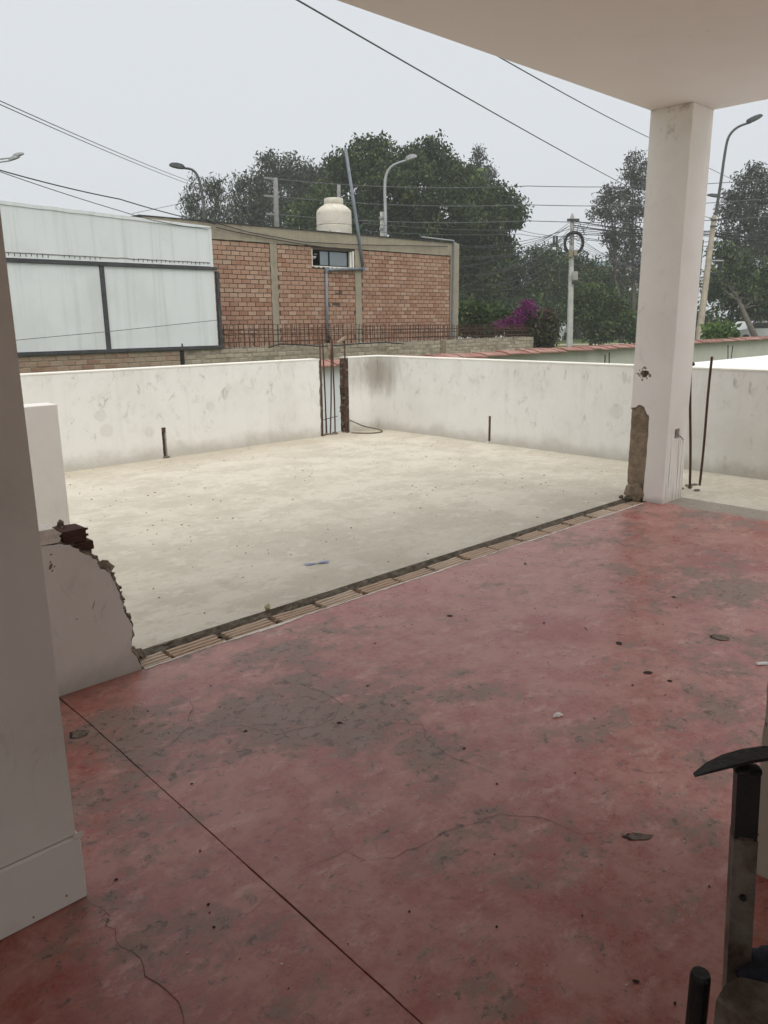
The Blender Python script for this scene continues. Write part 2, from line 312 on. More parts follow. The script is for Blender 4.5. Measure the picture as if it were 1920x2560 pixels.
MAT['leaf_mid'] = leaf_mat('bushy_leaves', (0.025, 0.045, 0.014), (0.055, 0.092, 0.028), (0.13, 0.18, 0.06))
MAT['leaf_grey'] = leaf_mat('casuarina_leaves', (0.045, 0.052, 0.042), (0.07, 0.08, 0.062), (0.10, 0.11, 0.08))
MAT['leaf_bright'] = leaf_mat('bright_leaves', (0.06, 0.10, 0.03), (0.10, 0.17, 0.045), (0.17, 0.25, 0.07))
MAT['bloom'] = leaf_mat('magenta_bracts', (0.10, 0.012, 0.075), (0.19, 0.02, 0.14), (0.29, 0.06, 0.22), 0.35)
MAT['bloom_dull'] = leaf_mat('dull_bougainvillea_leaves', (0.05, 0.04, 0.03), (0.075, 0.085, 0.04), (0.12, 0.05, 0.06))
def ground_mat():
    k = NT('park_ground', 0.95, 0.1)
    c = k.mix(k.ramp(k.noise(0.35, 8, 0.65), 0.42, 0.62), (0.075, 0.115, 0.035), (0.115, 0.135, 0.05))
    c = k.mix(k.ramp(k.noise(0.12, 6, 0.6), 0.56, 0.68), c, (0.20, 0.165, 0.115))
    k.col(c); k.bump(k.noise(3, 6, 0.7), 0.6, 0.1); return k.m
MAT['ground'] = ground_mat()
MAT['path'] = simple('path_dust', (0.40, 0.34, 0.25), 0.95, 0.3, 1.0)
def glass_mat():
    k = NT('tinted_window_glass', 0.06, 0.8); k.b.inputs['Metallic'].default_value = 0.55
    k.col((0.22, 0.25, 0.265)); return k.m
MAT['glass'] = glass_mat()
MAT['car_white'] = simple('white_car_paint', (0.7, 0.7, 0.7), 0.3, 0.05, 3, bump=0)
MAT['car_glass'] = simple('car_glass', (0.02, 0.022, 0.025), 0.1, 0.1, 3, bump=0)
MAT['far_roof'] = simple('blue_metal_roof', (0.30, 0.40, 0.46), 0.6, 0.2, 0.5)
MAT['far_wall'] = simple('pinkish_far_wall', (0.46, 0.36, 0.33), 0.9, 0.2, 0.6)

# ------------------------------------------------------------------ geometry of walls with recessed holes
def wall_holes(mb, u0, u1, z0, z1, holes, P, depth, thick):
    """front face in (u,z) with rectangular recesses (ua,ub,za,zb); P(u, w, z) -> point, w = depth behind the face"""
    us = sorted({u0, u1, *[h[0] for h in holes], *[h[1] for h in holes]}); zs = sorted({z0, z1, *[h[2] for h in holes], *[h[3] for h in holes]})
    for i in range(len(us) - 1):
        for j in range(len(zs) - 1):
            a, b, c, d = us[i], us[i + 1], zs[j], zs[j + 1]; inside = any(h[0] <= a and b <= h[1] and h[2] <= c and d <= h[3] for h in holes)
            w_ = depth if inside else 0.0
            mb.add([P(a, w_, c), P(b, w_, c), P(b, w_, d), P(a, w_, d)], [(0, 1, 2, 3)])
    for a, b, c, d in holes:
        mb.add([P(a, 0, c), P(a, depth, c), P(a, depth, d), P(a, 0, d)], [(0, 1, 2, 3)]); mb.add([P(b, 0, c), P(b, depth, c), P(b, depth, d), P(b, 0, d)], [(0, 1, 2, 3)])
        mb.add([P(a, 0, d), P(b, 0, d), P(b, depth, d), P(a, depth, d)], [(0, 1, 2, 3)])
        if c > z0: mb.add([P(a, 0, c), P(b, 0, c), P(b, depth, c), P(a, depth, c)], [(0, 1, 2, 3)])
    q = lambda u, w_, z: P(u, w_, z)
    mb.add([q(u0, thick, z0), q(u1, thick, z0), q(u1, thick, z1), q(u0, thick, z1)], [(0, 1, 2, 3)])
    mb.add([q(u0, 0, z1), q(u1, 0, z1), q(u1, thick, z1), q(u0, thick, z1)], [(0, 1, 2, 3)])
    mb.add([q(u0, 0, z0), q(u0, thick, z0), q(u0, thick, z1), q(u0, 0, z1)], [(0, 1, 2, 3)]); mb.add([q(u1, 0, z0), q(u1, thick, z0), q(u1, thick, z1), q(u1, 0, z1)], [(0, 1, 2, 3)])
    return mb
def raw(mb, name, mat, parent=None, **tags):     # build without recomputing normals (open sheets)
    me = bpy.data.meshes.new(name); me.from_pydata(mb.v, [], mb.f); me.materials.append(mat)
    a = me.attributes.new('tint', 'FLOAT', 'POINT'); a.data.foreach_set('value', mb.t); return put(me, name, parent, **tags)
def jitter_line(p, q, n, amp):
    p = Vector(p); q = Vector(q); return [p.lerp(q, i / n) + Vector((random.uniform(-amp, amp), random.uniform(-amp, amp), 0)) * (0 < i < n) for i in range(n + 1)]
def ribbon(pts, wd, z=0.0016, n=4, jit=0.006):
    """a thin crack strip lying on the floor"""
    pts = [Vector(p) for p in pts]; fine = []
    for a, b in zip(pts, pts[1:]):
        L = (b - a).length; m = max(1, int(L / 0.022))
        for i in range(m):
            q = a.lerp(b, i / m)
            if i: q += Vector((random.gauss(0, jit * .5), random.gauss(0, jit * .5), 0))
            fine.append(q)
    fine.append(pts[-1]); mb = MB(); vs = []
    for i, q in enumerate(fine):
        t = (fine[min(i + 1, len(fine) - 1)] - fine[max(i - 1, 0)]).normalized(); s_ = Vector((-t.y, t.x, 0))
        ww = wd * 0.42 * (0.35 + 0.65 * abs(mnoise.noise(q * 9))) * (1.0 + 0.9 * max(0, mnoise.noise(q * 4 + Vector((3, 1, 0))))) * min(1, 0.25 + 4 * min(i, len(fine) - 1 - i) / len(fine))
        vs += [(q.x + s_.x * ww * .5, q.y + s_.y * ww * .5, z), (q.x - s_.x * ww * .5, q.y - s_.y * ww * .5, z)]
    return mb.add(vs, [(2 * i, 2 * i + 1, 2 * i + 3, 2 * i + 2) for i in range(len(fine) - 1)])
def blot(c, rx, ry, seed, z=0.002, n=26, rough=0.38, ang=0.0):
    """a ragged flat patch"""
    vs = []
    for k in range(n):
        a = 2 * math.pi * k / n; q = Vector((math.cos(a), math.sin(a), seed * 1.37))
        r_ = 1 + rough * mnoise.noise(q * 1.6) + rough * .6 * mnoise.noise(q * 4.3 + Vector((0, 0, 4)))
        x, y = rx * r_ * math.cos(a), ry * r_ * math.sin(a)
        vs.append((c[0] + x * math.cos(ang) - y * math.sin(ang), c[1] + x * math.sin(ang) + y * math.cos(ang), z))
    return MB().add(vs, [tuple(range(n))])

# ================================================================== THE SETTING
GZ = -0.5
ground = MB().add([(-380, -380, GZ), (380, -380, GZ), (380, 380, GZ), (-380, 380, GZ)], [(0, 1, 2, 3)]); raw(ground, 'ground', MAT['ground'], kind='structure')
g0 = at(1380, 861, 44); g1 = at(1640, 858, 44); g2 = at(1700, 851, 55); g3 = at(1330, 853, 55)
pd = (Vector((g1.x, g1.y, 0)) - Vector((g0.x, g0.y, 0))).normalized(); pn = Vector((-pd.y, pd.x, 0))
c0 = on(1480, 861, 2, GZ)
raw(MB().add([c0 - pd * 60 - pn * 1.6 + Vector((0, 0, .004)), c0 + pd * 60 - pn * 1.6 + Vector((0, 0, .004)), c0 + pd * 60 + pn * 1.6 + Vector((0, 0, .004)), c0 - pd * 60 + pn * 1.6 + Vector((0, 0, .004))], [(0, 1, 2, 3)]), 'path', MAT['path'], kind='structure')

XW, YW, HP = 6.537, 6.934, 0.866
YBE, YRE = 2.821, 2.651
# terrace floor (pale cement), L-shaped: two sheets with thickness
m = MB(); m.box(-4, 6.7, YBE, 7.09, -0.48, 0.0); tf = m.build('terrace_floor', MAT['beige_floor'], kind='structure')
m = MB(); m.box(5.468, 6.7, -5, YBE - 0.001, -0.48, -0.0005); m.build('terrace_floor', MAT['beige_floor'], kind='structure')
# red porch floor, two slabs parted by the sawn joint
def slab(name, outline):
    n = len(outline); vs = [(x, y, 0.0) for x, y in outline] + [(x, y, -0.05) for x, y in outline]
    return MB().add(vs, [tuple(range(n))] + [(i, i + n, (i + 1) % n + n, (i + 1) % n) for i in range(n)]).build(name, MAT['red_floor'], kind='structure')
def joint_x(y): return 0.909 if y > 2.4 else (0.874 + (0.909 - 0.874) * max(0, (y - 0.8)) / 1.6)
ys = [-5 + i * 0.5 for i in range(10)] + [i * 0.018 for i in range(1, 147)] + [YRE]
ys = sorted(set(y for y in ys if y <= YRE))
def jx(y, side, seed): return joint_x(y) + side * (0.0017 + 0.0028 * max(0, mnoise.noise(Vector((y * 9, seed, 0)))) + 0.004 * max(0, mnoise.noise(Vector((y * 2.1, seed, 5)))))
left = [(jx(y, -1, 1.0), y) for y in ys] + [(-5, YRE), (-5, -5)]
right = [(jx(y, 1, 8.0), y) for y in ys]
ext = [(1.2 + i * 0.04, YRE + 0.006 * mnoise.noise(Vector((i * .6, 2, 0)))) for i in range(100)]
right = right + ext + [(5.466, YRE), (5.466, -5)]
slab('red_floor', left); rf = slab('red_floor', right)
MB().box(-5, 5.466, -5, YBE - 0.002, -0.48, -0.055).build('floor_bed', MAT['dirt'], kind='structure')

# porch ceiling
m = MB().prism([(-5, -3.2, 2.62), (1.895, -3.2, 2.62), (1.895, -0.5, 2.62), (5.466, -0.5, 2.62), (5.466, 2.826, 2.62), (-5, 2.826, 2.62)], (0, 0, .22)); m.build('ceiling', MAT['ceiling'], kind='structure')

# cracks in the red floor
def crack(px, wd, jit=0.006): ribbon([fl(*p) for p in px], wd, jit=jit).build('crack', MAT['crack'], rf)
crack([(219, 2249), (251, 2270), (275, 2291), (263, 2315), (289, 2325), (289, 2349), (299, 2366), (335, 2383), (359, 2417), (362, 2441), (395, 2460), (419, 2479), (448, 2508), (460, 2547), (468, 2600)], 0.0055, 0.008)
crack([(430, 1713), (456, 1742), (485, 1766), (470, 1799), (477, 1813), (429, 1862), (357, 1901), (328, 1918)], 0.0055)
crack([(477, 1813), (521, 1816), (603, 1814), (690, 1839), (743, 1824), (800, 1814), (832, 1799), (854, 1762), (825, 1740), (729, 1704)], 0.005)
crack([(684, 2225), (775, 2168), (862, 2128), (912, 2153), (999, 2139), (1079, 2102), (1129, 2074), (1202, 2055), (1252, 2035), (1353, 2045), (1404, 2066), (1455, 2087), (1498, 2084), (1541, 2070), (1560, 2045)], 0.0045)
crack([(862, 2128), (830, 2085), (818, 2060)], 0.003); crack([(684, 2227), (650, 2262), (600, 2290)], 0.003)
crack([(920, 1788), (950, 1807), (1016, 1810), (1053, 1810), (1068, 1851), (1112, 1884), (1178, 1913), (1259, 1943)], 0.006)
crack([(1599, 1929), (1640, 1934), (1686, 1932), (1730, 1940)], 0.005); crack([(1585, 2110), (1640, 2140), (1672, 2162)], 0.003)
crack([(1250, 1570), (1330, 1588), (1400, 1607)], 0.006); crack([(1840, 1568), (1880, 1578), (1912, 1588)], 0.006); crack([(690, 1925), (745, 1955), (790, 1990)], 0.003)
crack([(150, 1800), (190, 1822), (205, 1843)], 0.004); crack([(1640, 2250), (1670, 2240), (1690, 2243)], 0.003)
# spalled hollows and pits in the red floor: bare cement with a broken lip
MAT['spall'] = simple('bare_spalled_cement', (0.25, 0.20, 0.16), 0.95, 0.5, 45, bump=1.0)
MAT['pit'] = simple('pit_dirt', (0.055, 0.04, 0.033), 0.97, 0.4, 60, bump=0.8)
def spall(px, py, wpx, hpx, seed, lip=True):
    c = fl(px, py); a = fl(px - wpx / 2, py); b = fl(px + wpx / 2, py); rx = (b - a).length / 2; t = fl(px, py - hpx / 2); q = fl(px, py + hpx / 2); ry = (t - q).length / 2
    ang = math.atan2((b - a).y, (b - a).x)
    if lip: blot(c + Vector((-0.006, .006, 0)), rx * 1.02, ry * 1.05, seed, 0.0012, ang=ang).build('spalled_patch', MAT['pit'], rf)
    blot(c, rx, ry, seed, 0.002, ang=ang).build('spalled_patch', MAT['spall'], rf)
spall(1600, 2092, 62, 15, 1); spall(1800, 1595, 40, 14, 2); spall(200, 1835, 40, 18, 3)
for i, (a, b, c_, d) in enumerate([(1548, 1609, 16, 7), (1620, 1682, 24, 7), (1674, 1703, 13, 5), (1684, 1493, 12, 4), (849, 1808, 13, 6), (1124, 1540, 15, 4), (1313, 1410, 6, 5), (500, 2129, 6, 5), (290, 2200, 10, 5), (1590, 2455, 18, 8), (1455, 2290, 8, 4)]):
    c = fl(a, b); rx = (fl(a + c_ / 2, b) - fl(a - c_ / 2, b)).length / 2; ry = (fl(a, b + d / 2) - fl(a, b - d / 2)).length / 2
    blot(c, rx, ry, 20 + i, 0.002, 14, ang=math.atan2(RT.y, RT.x)).build('floor_pit', MAT['pit'], rf)
# ================================================================== TRENCH of the demolished wall
foot = empty('wall_footing', label='row of ribbed clay bricks left in the trench of a demolished wall', category='wall footing')
bw = 0.2613; hb = []
def hollow_mesh(i):
    mb = MB(); mb.cur = random.random(); L = bw - 0.02; W = 0.106; prof = []
    ribs = 4
    for k in range(ribs):
        y0 = W * k / ribs; y1 = W * (k + 1) / ribs
        prof += [(y0 + 0.0035, -0.009), (y0 + 0.0065, 0.0), (y1 - 0.0035, 0.0), (y1 - 0.0008, -0.009)]
    prof = [(0, -0.05)] + prof + [(W, -0.05)]; n = len(prof); xs = [0, L * .25, L * .5, L * .75, L]; vs = []
    e0 = [random.uniform(0, .012) for _ in prof]; e1 = [random.uniform(0, .014) for _ in prof]
    for q, x in enumerate(xs):
        for p_, (y, z) in enumerate(prof): vs.append((x + (e0[p_] if q == 0 else -e1[p_] if q == 4 else 0), y + random.uniform(-.001, .001), z + (random.uniform(-.0016, .001))))
    fs = [(a * n + b, a * n + (b + 1) % n, (a + 1) * n + (b + 1) % n, (a + 1) * n + b) for a in range(len(xs) - 1) for b in range(n)]
    mb.add(vs, fs + [tuple(range(n)), tuple(range((len(xs) - 1) * n + n - 1, (len(xs) - 1) * n - 1, -1))]); return mb.mesh('brick', MAT['hollow_brick'])
hm = [hollow_mesh(i) for i in range(6)]
for i in range(16):
    x = 1.378 + bw * (i - 1) + random.uniform(-.006, .006)
    if i == 0: x = 1.236
    if x > 5.13: continue
    o = put(random.choice(hm), 'brick', foot, (x + .01, YRE + 0.009 + random.uniform(-.002, .003), -0.006 + random.uniform(-.004, .003)))
    o.rotation_euler = (random.uniform(-.03, .02), random.uniform(-.012, .012), random.uniform(-.02, .02))
    if i == 0: o.scale = (0.53, 1, 1)
    if x + bw > 5.2: o.scale = ((5.16 - x) / bw, 1, 1)
# rubble mortar along the far side of the trench
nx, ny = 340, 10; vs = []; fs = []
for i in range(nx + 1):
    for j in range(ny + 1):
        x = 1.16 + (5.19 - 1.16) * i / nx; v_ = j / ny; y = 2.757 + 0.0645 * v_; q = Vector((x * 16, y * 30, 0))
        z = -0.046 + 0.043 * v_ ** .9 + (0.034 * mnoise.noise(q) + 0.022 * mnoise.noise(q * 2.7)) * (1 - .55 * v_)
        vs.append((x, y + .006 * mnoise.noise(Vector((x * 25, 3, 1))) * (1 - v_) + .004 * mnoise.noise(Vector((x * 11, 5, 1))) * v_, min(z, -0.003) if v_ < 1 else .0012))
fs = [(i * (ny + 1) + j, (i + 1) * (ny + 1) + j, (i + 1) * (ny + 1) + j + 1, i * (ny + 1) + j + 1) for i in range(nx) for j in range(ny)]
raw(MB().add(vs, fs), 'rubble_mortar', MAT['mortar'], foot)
for i in range(60):
    x = random.uniform(1.2, 5.1); MB().lump((x, random.uniform(2.768, 2.805), -0.028), random.uniform(.008, .02), i, (1.4, 1, .8), 1, .6).build('rubble', MAT['mortar'], foot)
for i in range(15):
    x = 1.372 + bw * i; MB().lump((x, 2.70 + random.uniform(-.03, .03), -0.026), random.uniform(.010, .016), 90 + i, (.8, 2.6, .7), 2, .7).build('joint_mortar', MAT['mortar'], foot)
# white plaster ragged line left on the red edge
e = MB(); n = 260; vs = []
for i in range(n + 1):
    x = 1.24 + (5.1 - 1.24) * i / n; a = 0.004 + 0.019 * max(0, 0.35 + mnoise.noise(Vector((x * 3, 4, 0))) + 0.5 * mnoise.noise(Vector((x * 22, 1, 0))))
    vs += [(x, YRE - 0.0005, 0.0018), (x, YRE - 0.0015 - a, 0.0018)]
e.add(vs, [(2 * i, 2 * i + 1, 2 * i + 3, 2 * i + 2) for i in range(n)]); raw(e, 'plaster_line', MAT['plaster_chip'], foot)

# ================================================================== PARAPETS
pl = empty('parapet_wall', label='white plastered parapet, long left run up to the broken gap', category='parapet')
P_l = lambda u, w_, z: (u, YW + w_, z)
wall_holes(MB(), -4.0, 5.64, 0.0, HP, [(3.640, 3.688, 0.0, 0.30)], P_l, 0.06, 0.15).build('plaster_wall', MAT['wall'], pl)
MB().box(-4.0, 5.635, YW - 0.004, YW + 0.155, HP + 0.001, HP + 0.012).build('cap', MAT['wall_edge'], pl)
MB().box(3.642, 3.686, YW + 0.0565, YW + 0.059, 0.002, 0.298).build('slot_back', MAT['dark_brick'], pl)
for x_, mt in ((3.652, 'pvc'), (3.672, 'rust')): MB().tube([(x_, YW + .035, 0.0), (x_ + .002, YW + .034, .15), (x_ - .004, YW + .036, .27)], 0.0085, 8).build('conduit', MAT[mt], pl)
MB().box(3.642, 3.686, YW + 0.012, YW + 0.055, 0.255, 0.297, .004).build('brick_piece', MAT['dark_brick'], pl)
for i in range(7): MB().lump((3.665 + random.uniform(-.03, .03), YW - .008, random.uniform(.004, .012)), random.uniform(.008, .016), i, sub=1).build('rubble', MAT['mortar'], pl)
for i in range(10): MB().lump((random.choice((3.638, 3.690)), YW + .002, random.uniform(.03, .29)), random.uniform(.004, .009), 40 + i, (1, .6, 1.6), 1).build('chipped_edge', MAT['plaster_chip'], pl)
# the broken end at the gap
def ragged_end(x, y0, y1, z0, z1, amp, sgn, seed, nz=60, ny=8):
    vs = []
    for i in range(nz + 1):
        for j in range(ny + 1):
            z = z0 + (z1 - z0) * i / nz; y = y0 + (y1 - y0) * j / ny; q = Vector((seed, y * 22, z * 16))
            vs.append((x + sgn * amp * (.5 + mnoise.noise(q) + .6 * mnoise.noise(q * 2.6)), y, z))
    return MB().add(vs, [(i * (ny + 1) + j, (i + 1) * (ny + 1) + j, (i + 1) * (ny + 1) + j + 1, i * (ny + 1) + j + 1) for i in range(nz) for j in range(ny)])
es = [(5.6405, z * .0215) for z in range(41)]; ol = [(x, z) for x, z in es] + [(5.634 - .020 * max(0, .35 + mnoise.noise(Vector((z * 9, 3, 0))) + .7 * mnoise.noise(Vector((z * 31, 3, 0)))), z) for x, z in reversed(es)]
MB().prism([(x, YW - .003, z) for x, z in ol], (0, .0028, 0)).build('broken_edge', MAT['mortar'], pl)
raw(ragged_end(5.644, YW - .003, YW + .152, 0.0, HP - .002, .016, 1, 3.3), 'broken_end', MAT['mortar'], pl)
for i in range(26):
    z = random.uniform(.02, .84); MB().lump((5.645 + random.uniform(-.004, .014), YW + random.uniform(.005, .13), z), random.uniform(.012, .028), 60 + i, (.8, 1, 1.3), 2, .7).build('broken_end', MAT['mortar'], pl)

pr = empty('parapet_wall', label='white parapet with brown stain in its corner, running right behind the column', category='parapet')
P_r = lambda u, w_, z: (XW + w_, u, z)
wall_holes(MB(), -5.0, YW, 0.0, HP, [(5.188, 5.222, 0.02, 0.29)], P_r, 0.05, 0.15).build('plaster_wall', MAT['wall'], pr)
MB().box(6.066, XW + 0.15, YW, YW + 0.15, 0.0, HP - .0005).build('plaster_wall', MAT['wall'], pr)
MB().box(XW - 0.004, XW + 0.155, -5.0, YW - 0.004, HP + 0.001, HP + 0.012).build('cap', MAT['wall_edge'], pr)
MB().box(6.068, XW + 0.155, YW - 0.003, YW + 0.155, HP + 0.001, HP + 0.012).build('cap', MAT['wall_edge'], pr)
MB().box(XW + .010, XW + .049, 5.189, 5.221, .021, .288, .002).build('slot_back', MAT['dark_brick'], pr)
for i in range(9): MB().lump((XW + .004, random.choice((5.186, 5.224)), random.uniform(.02, .29)), random.uniform(.004, .009), i, (.6, 1, 1.6), 1).build('chipped_edge', MAT['plaster_chip'], pr)
for i in range(3): MB().lump((XW - .02, 5.2 + random.uniform(-.05, .04), .006), random.uniform(.008, .014), 9 + i, sub=1).build('rubble', MAT['plaster_chip'], pr)
# raw bricks in the broken end of the short return, facing the gap
raw(ragged_end(6.0655, YW - .002, YW + .152, 0.0, HP - .002, .006, -1, 6.1), 'broken_end', MAT['mortar'], pr)
for i in range(8):
    z0 = 0.01 + i * 0.107; mb = MB(); mb.cur = random.random()
    if i % 2 == 0: mb.cbox(6.035 + random.uniform(0, .012), 6.066, YW + .012, YW + .142, z0, z0 + .092, .006, .004)
    else:
        for a, b in ((.012, .06), (.082, .14)): mb.cbox(6.045 + random.uniform(0, .012), 6.066, YW + a, YW + b, z0, z0 + .092, .006, .004)
    mb.build('brick', MAT['dark_brick'], pr)
for i in range(22): MB().lump((6.05, YW + random.uniform(.0, .14), random.uniform(.0, .84)), random.uniform(.010, .022), 200 + i, (.7, 1, 1), 1, .7).build('broken_end', MAT['mortar'], pr)
for i in range(8): MB().lump((random.uniform(5.66, 6.04), YW + random.uniform(-.01, .1), .006), random.uniform(.010, .024), 300 + i, (1.2, 1, .6), 1, .6).build('gap_rubble', MAT['mortar'], pr)

# rebar of the missing column in the gap
rb = empty('column_rebar', label='rusty column rebar standing in the gap of the white parapet', category='rebar')
for (x0, y0, x1, y1, zt) in [(5.646, 6.925, 5.650, 6.93, 1.10), (5.785, 7.03, 5.775, 7.03, 1.075), (5.795, 6.97, 5.86, 6.975, 1.10), (5.925, 7.035, 5.925, 7.04, 1.10), (6.03, 6.955, 6.04, 6.955, 1.10)]:
    pts = [(x0 + (x1 - x0) * t + 0.004 * math.sin(5 * t), y0 + (y1 - y0) * t, zt * t - .03) for t in [i / 8 for i in range(9)]]
    MB().tube(pts, 0.0085, 8).build('rebar', MAT['rust'], rb)
for x_ in (5.715, 5.815): MB().tube([(x_ + .004, 7.06, -.03), (x_, 7.06, .2), (x_ - .005, 7.06, .335)], [.008, .008, .005], 6).build('rebar', MAT['rust_dark'], rb)
MB().tube([(5.65, 7.0, .165), (5.8, 7.0, .185), (5.94, 7.0, .20)], .0045, 6).build('tie_wire', MAT['rust_dark'], rb)
MB().lump((5.845, 7.0, .945), .05, 5, (.62, .45, 1.5), 2, .7).build('concrete_lump', MAT['core'], rb)
MB().obox((5.985, 6.96, 1.07), (.9, 0, .45), (0, 1, 0), (-.45, 0, .9), .06, .012, .012).build('stick', MAT['wood'], rb)
# grey conduit lying in a loop by the gap
hp = [(6.07, 6.93, .145), (6.10, 6.87, .12), (6.20, 6.86, .075), (6.32, 6.86, .04), (6.40, 6.80, .018), (6.38, 6.70, .01), (6.28, 6.64, .008), (6.16, 6.66, .008), (6.08, 6.76, .008), (6.03, 6.86, .008)]
sp = []
for i in range(len(hp) - 1):
    a, b, c_, d = [Vector(hp[max(0, min(len(hp) - 1, i + k))]) for k in (-1, 0, 1, 2)]
    for t in (0, .25, .5, .75): sp.append(0.5 * ((2 * b) + (c_ - a) * t + (2 * a - 5 * b + 4 * c_ - d) * t * t + (3 * b - a - 3 * c_ + d) * t ** 3))
MB().tube(sp + [Vector(hp[-1])], .0075, 8).build('conduit_loop', MAT['grey_metal'] if False else simple('khaki_conduit', (0.17, 0.145, 0.105), 0.7, .3, 10), smooth=True, label='thin brown conduit bent in a loop on the floor beside the gap', category='conduit')

# ================================================================== COLUMN
colm = empty('column', label='white plastered column with a broken brown side, carrying the porch ceiling', category='column')
CX0, CX1, CY0, CY1, HC = 5.167, 5.466, 2.536, 2.826, 2.62
MB().box(CX0 + .016, CX1 - .004, CY0 + .05, CY1 - .004, -.05, HC - .001).build('core', MAT['core'], colm)
# plaster of the side facing the porch, broken away below and round a hole
def jag(pts, n=5, amp=.004):
    out = []
    for (a, b) in zip(pts, pts[1:]):
        for i in range(n):
            t = i / n; out.append((a[0] + (b[0] - a[0]) * t + (random.uniform(-amp, amp) if i else 0), a[1] + (b[1] - a[1]) * t + (random.uniform(-amp, amp) if i else 0)))
    return out
hole = [(2.742 + .030 * (1 + .3 * math.sin(3 * a)) * math.cos(a), .908 + .033 * (1 + .25 * math.cos(2 * a)) * math.sin(a)) for a in [0.12 + i * (2 * math.pi - .24) / 17 for i in range(18)]]
brk = jag([(2.685, 0.0), (2.685, .14), (2.680, .36), (2.682, .60), (2.688, .625), (2.70, .628), (2.712, .65), (2.726, .676), (2.752, .690), (2.775, .688), (2.79, .672), (2.80, .668), (2.826, .662)], 4, .003) + [(2.826, .662)]
def fill(outline, P, off):                # a concave plate, tessellated
    from mathutils.geometry import tessellate_polygon
    n = len(outline); tri = tessellate_polygon([[Vector((a, b, 0)) for a, b in outline]]); off = Vector(off)
    vs = [Vector(P(a, b)) for a, b in outline]; vs += [v + off for v in vs]
    return MB().add(vs, [tuple(t) for t in tri] + [tuple(i + n for i in t) for t in tri] + [(i, i + n, (i + 1) % n + n, (i + 1) % n) for i in range(n)])
hi = [p for p in hole if p[1] >= .908]; lo_ = [p for p in hole if p[1] < .908]
lower = [(CY0, 0.0)] + brk + [(2.826, .9065)] + [(hi[0][0], .9065)] + sorted(lo_, key=lambda p: -p[0]) + [(hi[-1][0], .9078), (CY0, .9078)]
upper = [(CY0, .908), (hi[-1][0], .908)] + sorted(hi, key=lambda p: p[0]) + [(hi[0][0], .909), (2.826, .909), (2.826, HC - .001), (CY0, HC - .001)]
for ol in (lower, upper): fill(ol, lambda y, z: (CX0, y, z), (.015, 0, 0)).build('plaster', MAT['column'], colm)
MAT['column_scratched'] = None
def scr():
    k = NT('scratched_column_paint', .85, .2); z = k.sep()[2]
    st = k.ramp(k.noise(1.0, 4, .6, k.scaled((75, 75, 1.6))), .54, .64); env = k.math('MULTIPLY', k.ramp(z, .60, .36), k.ramp(k.noise(5, 5, .6, k.scaled((1, 1, .6))), .36, .52))
    c = k.mix(k.ramp(k.noise(2, 6, .6), .4, .7, 0, .35), (.87, .845, .80), (.68, .64, .58)); c = k.mix(k.math('MULTIPLY', st, k.math('MULTIPLY', env, .95)), c, (.24, .20, .155))
    c = k.mix(k.math('MULTIPLY', k.ramp(z, .10, .0), .4), c, (.42, .36, .29))
    k.col(c); k.bump(k.noise(40, 5, .6), .15, .004); return k.m
MAT['column_scratched'] = scr()
P_c = lambda u, w_, z: (u, CY0 + .0005 + w_, z)
wall_holes(MB(), CX0 + .015, CX1 - .0045, 0.0, HC - .0015, [(5.275, 5.345, .455, .525)], P_c, .045, .049).build('plaster', MAT['column_scratched'], colm)
MB().box(5.279, 5.341, CY0 + .043, CY0 + .0453, .459, .521).build('switch_box', MAT['rust_dark'], colm)
for k_, (dx, dz) in enumerate(((.035, -.035), (.042, -.062))):
    MB().tube([(5.30, CY0 + .04, .505), (5.315, CY0 + .0, .485), (5.325 + dx * .4, CY0 - .02, .475 + dz * .3), (5.33 + dx, CY0 - .028, .475 + dz)], .0022, 5).build('electric_wire', MAT['plaster_chip' if k_ else 'wire'], colm)
for i in range(34):
    a, b = random.choice(brk[3:-2]); MB().lump((CX0 + .012, a + random.uniform(0, .02), b - random.uniform(0, .01)), random.uniform(.005, .010), i, (.5, 1, 1), 1, .6).build('chipped_edge', MAT['core'], colm)
mb = MB()
nz, nyy = 40, 10; vs = []
for i in range(nz + 1):
    for j in range(nyy + 1):
        z = .12 + .57 * i / nz; y = 2.684 + .142 * j / nyy; vs.append((CX0 + .012 + .006 * mnoise.noise(Vector((0, y * 30, z * 22))) + .003 * mnoise.noise(Vector((3, y * 70, z * 60))), y, z))
raw(mb.add(vs, [(i * (nyy + 1) + j, (i + 1) * (nyy + 1) + j, (i + 1) * (nyy + 1) + j + 1, i * (nyy + 1) + j + 1) for i in range(nz) for j in range(nyy)]), 'raw_side', MAT['core'], colm)
MB().lump((CX0 + .006, 2.755, .055), .075, 3, (.45, 1.0, .95), 3, .35).build('broken_foot', MAT['core'], colm)
for i in range(10): MB().lump((CX0 - random.uniform(0, .05), 2.80 + random.uniform(-.03, .06), .008), random.uniform(.008, .02), 50 + i, sub=1).build('rubble', MAT['mortar'], colm)
mb = MB()
for i in range(15):
    a = random.random() * 6.28; r_ = random.uniform(.036, .05); mb.lump((CX0 + .0005, 2.742 + r_ * math.cos(a), .908 + r_ * math.sin(a)), random.uniform(.005, .012), i, (.25, 1, 1), 1, .6)
mb.build('hole_rim', MAT['core'], colm)
MB().lump((CX0 + .02, 2.738, .905), .026, 5, (.4, 1, 1), 2, .5).build('hole_dirt', MAT['dirt'], colm)
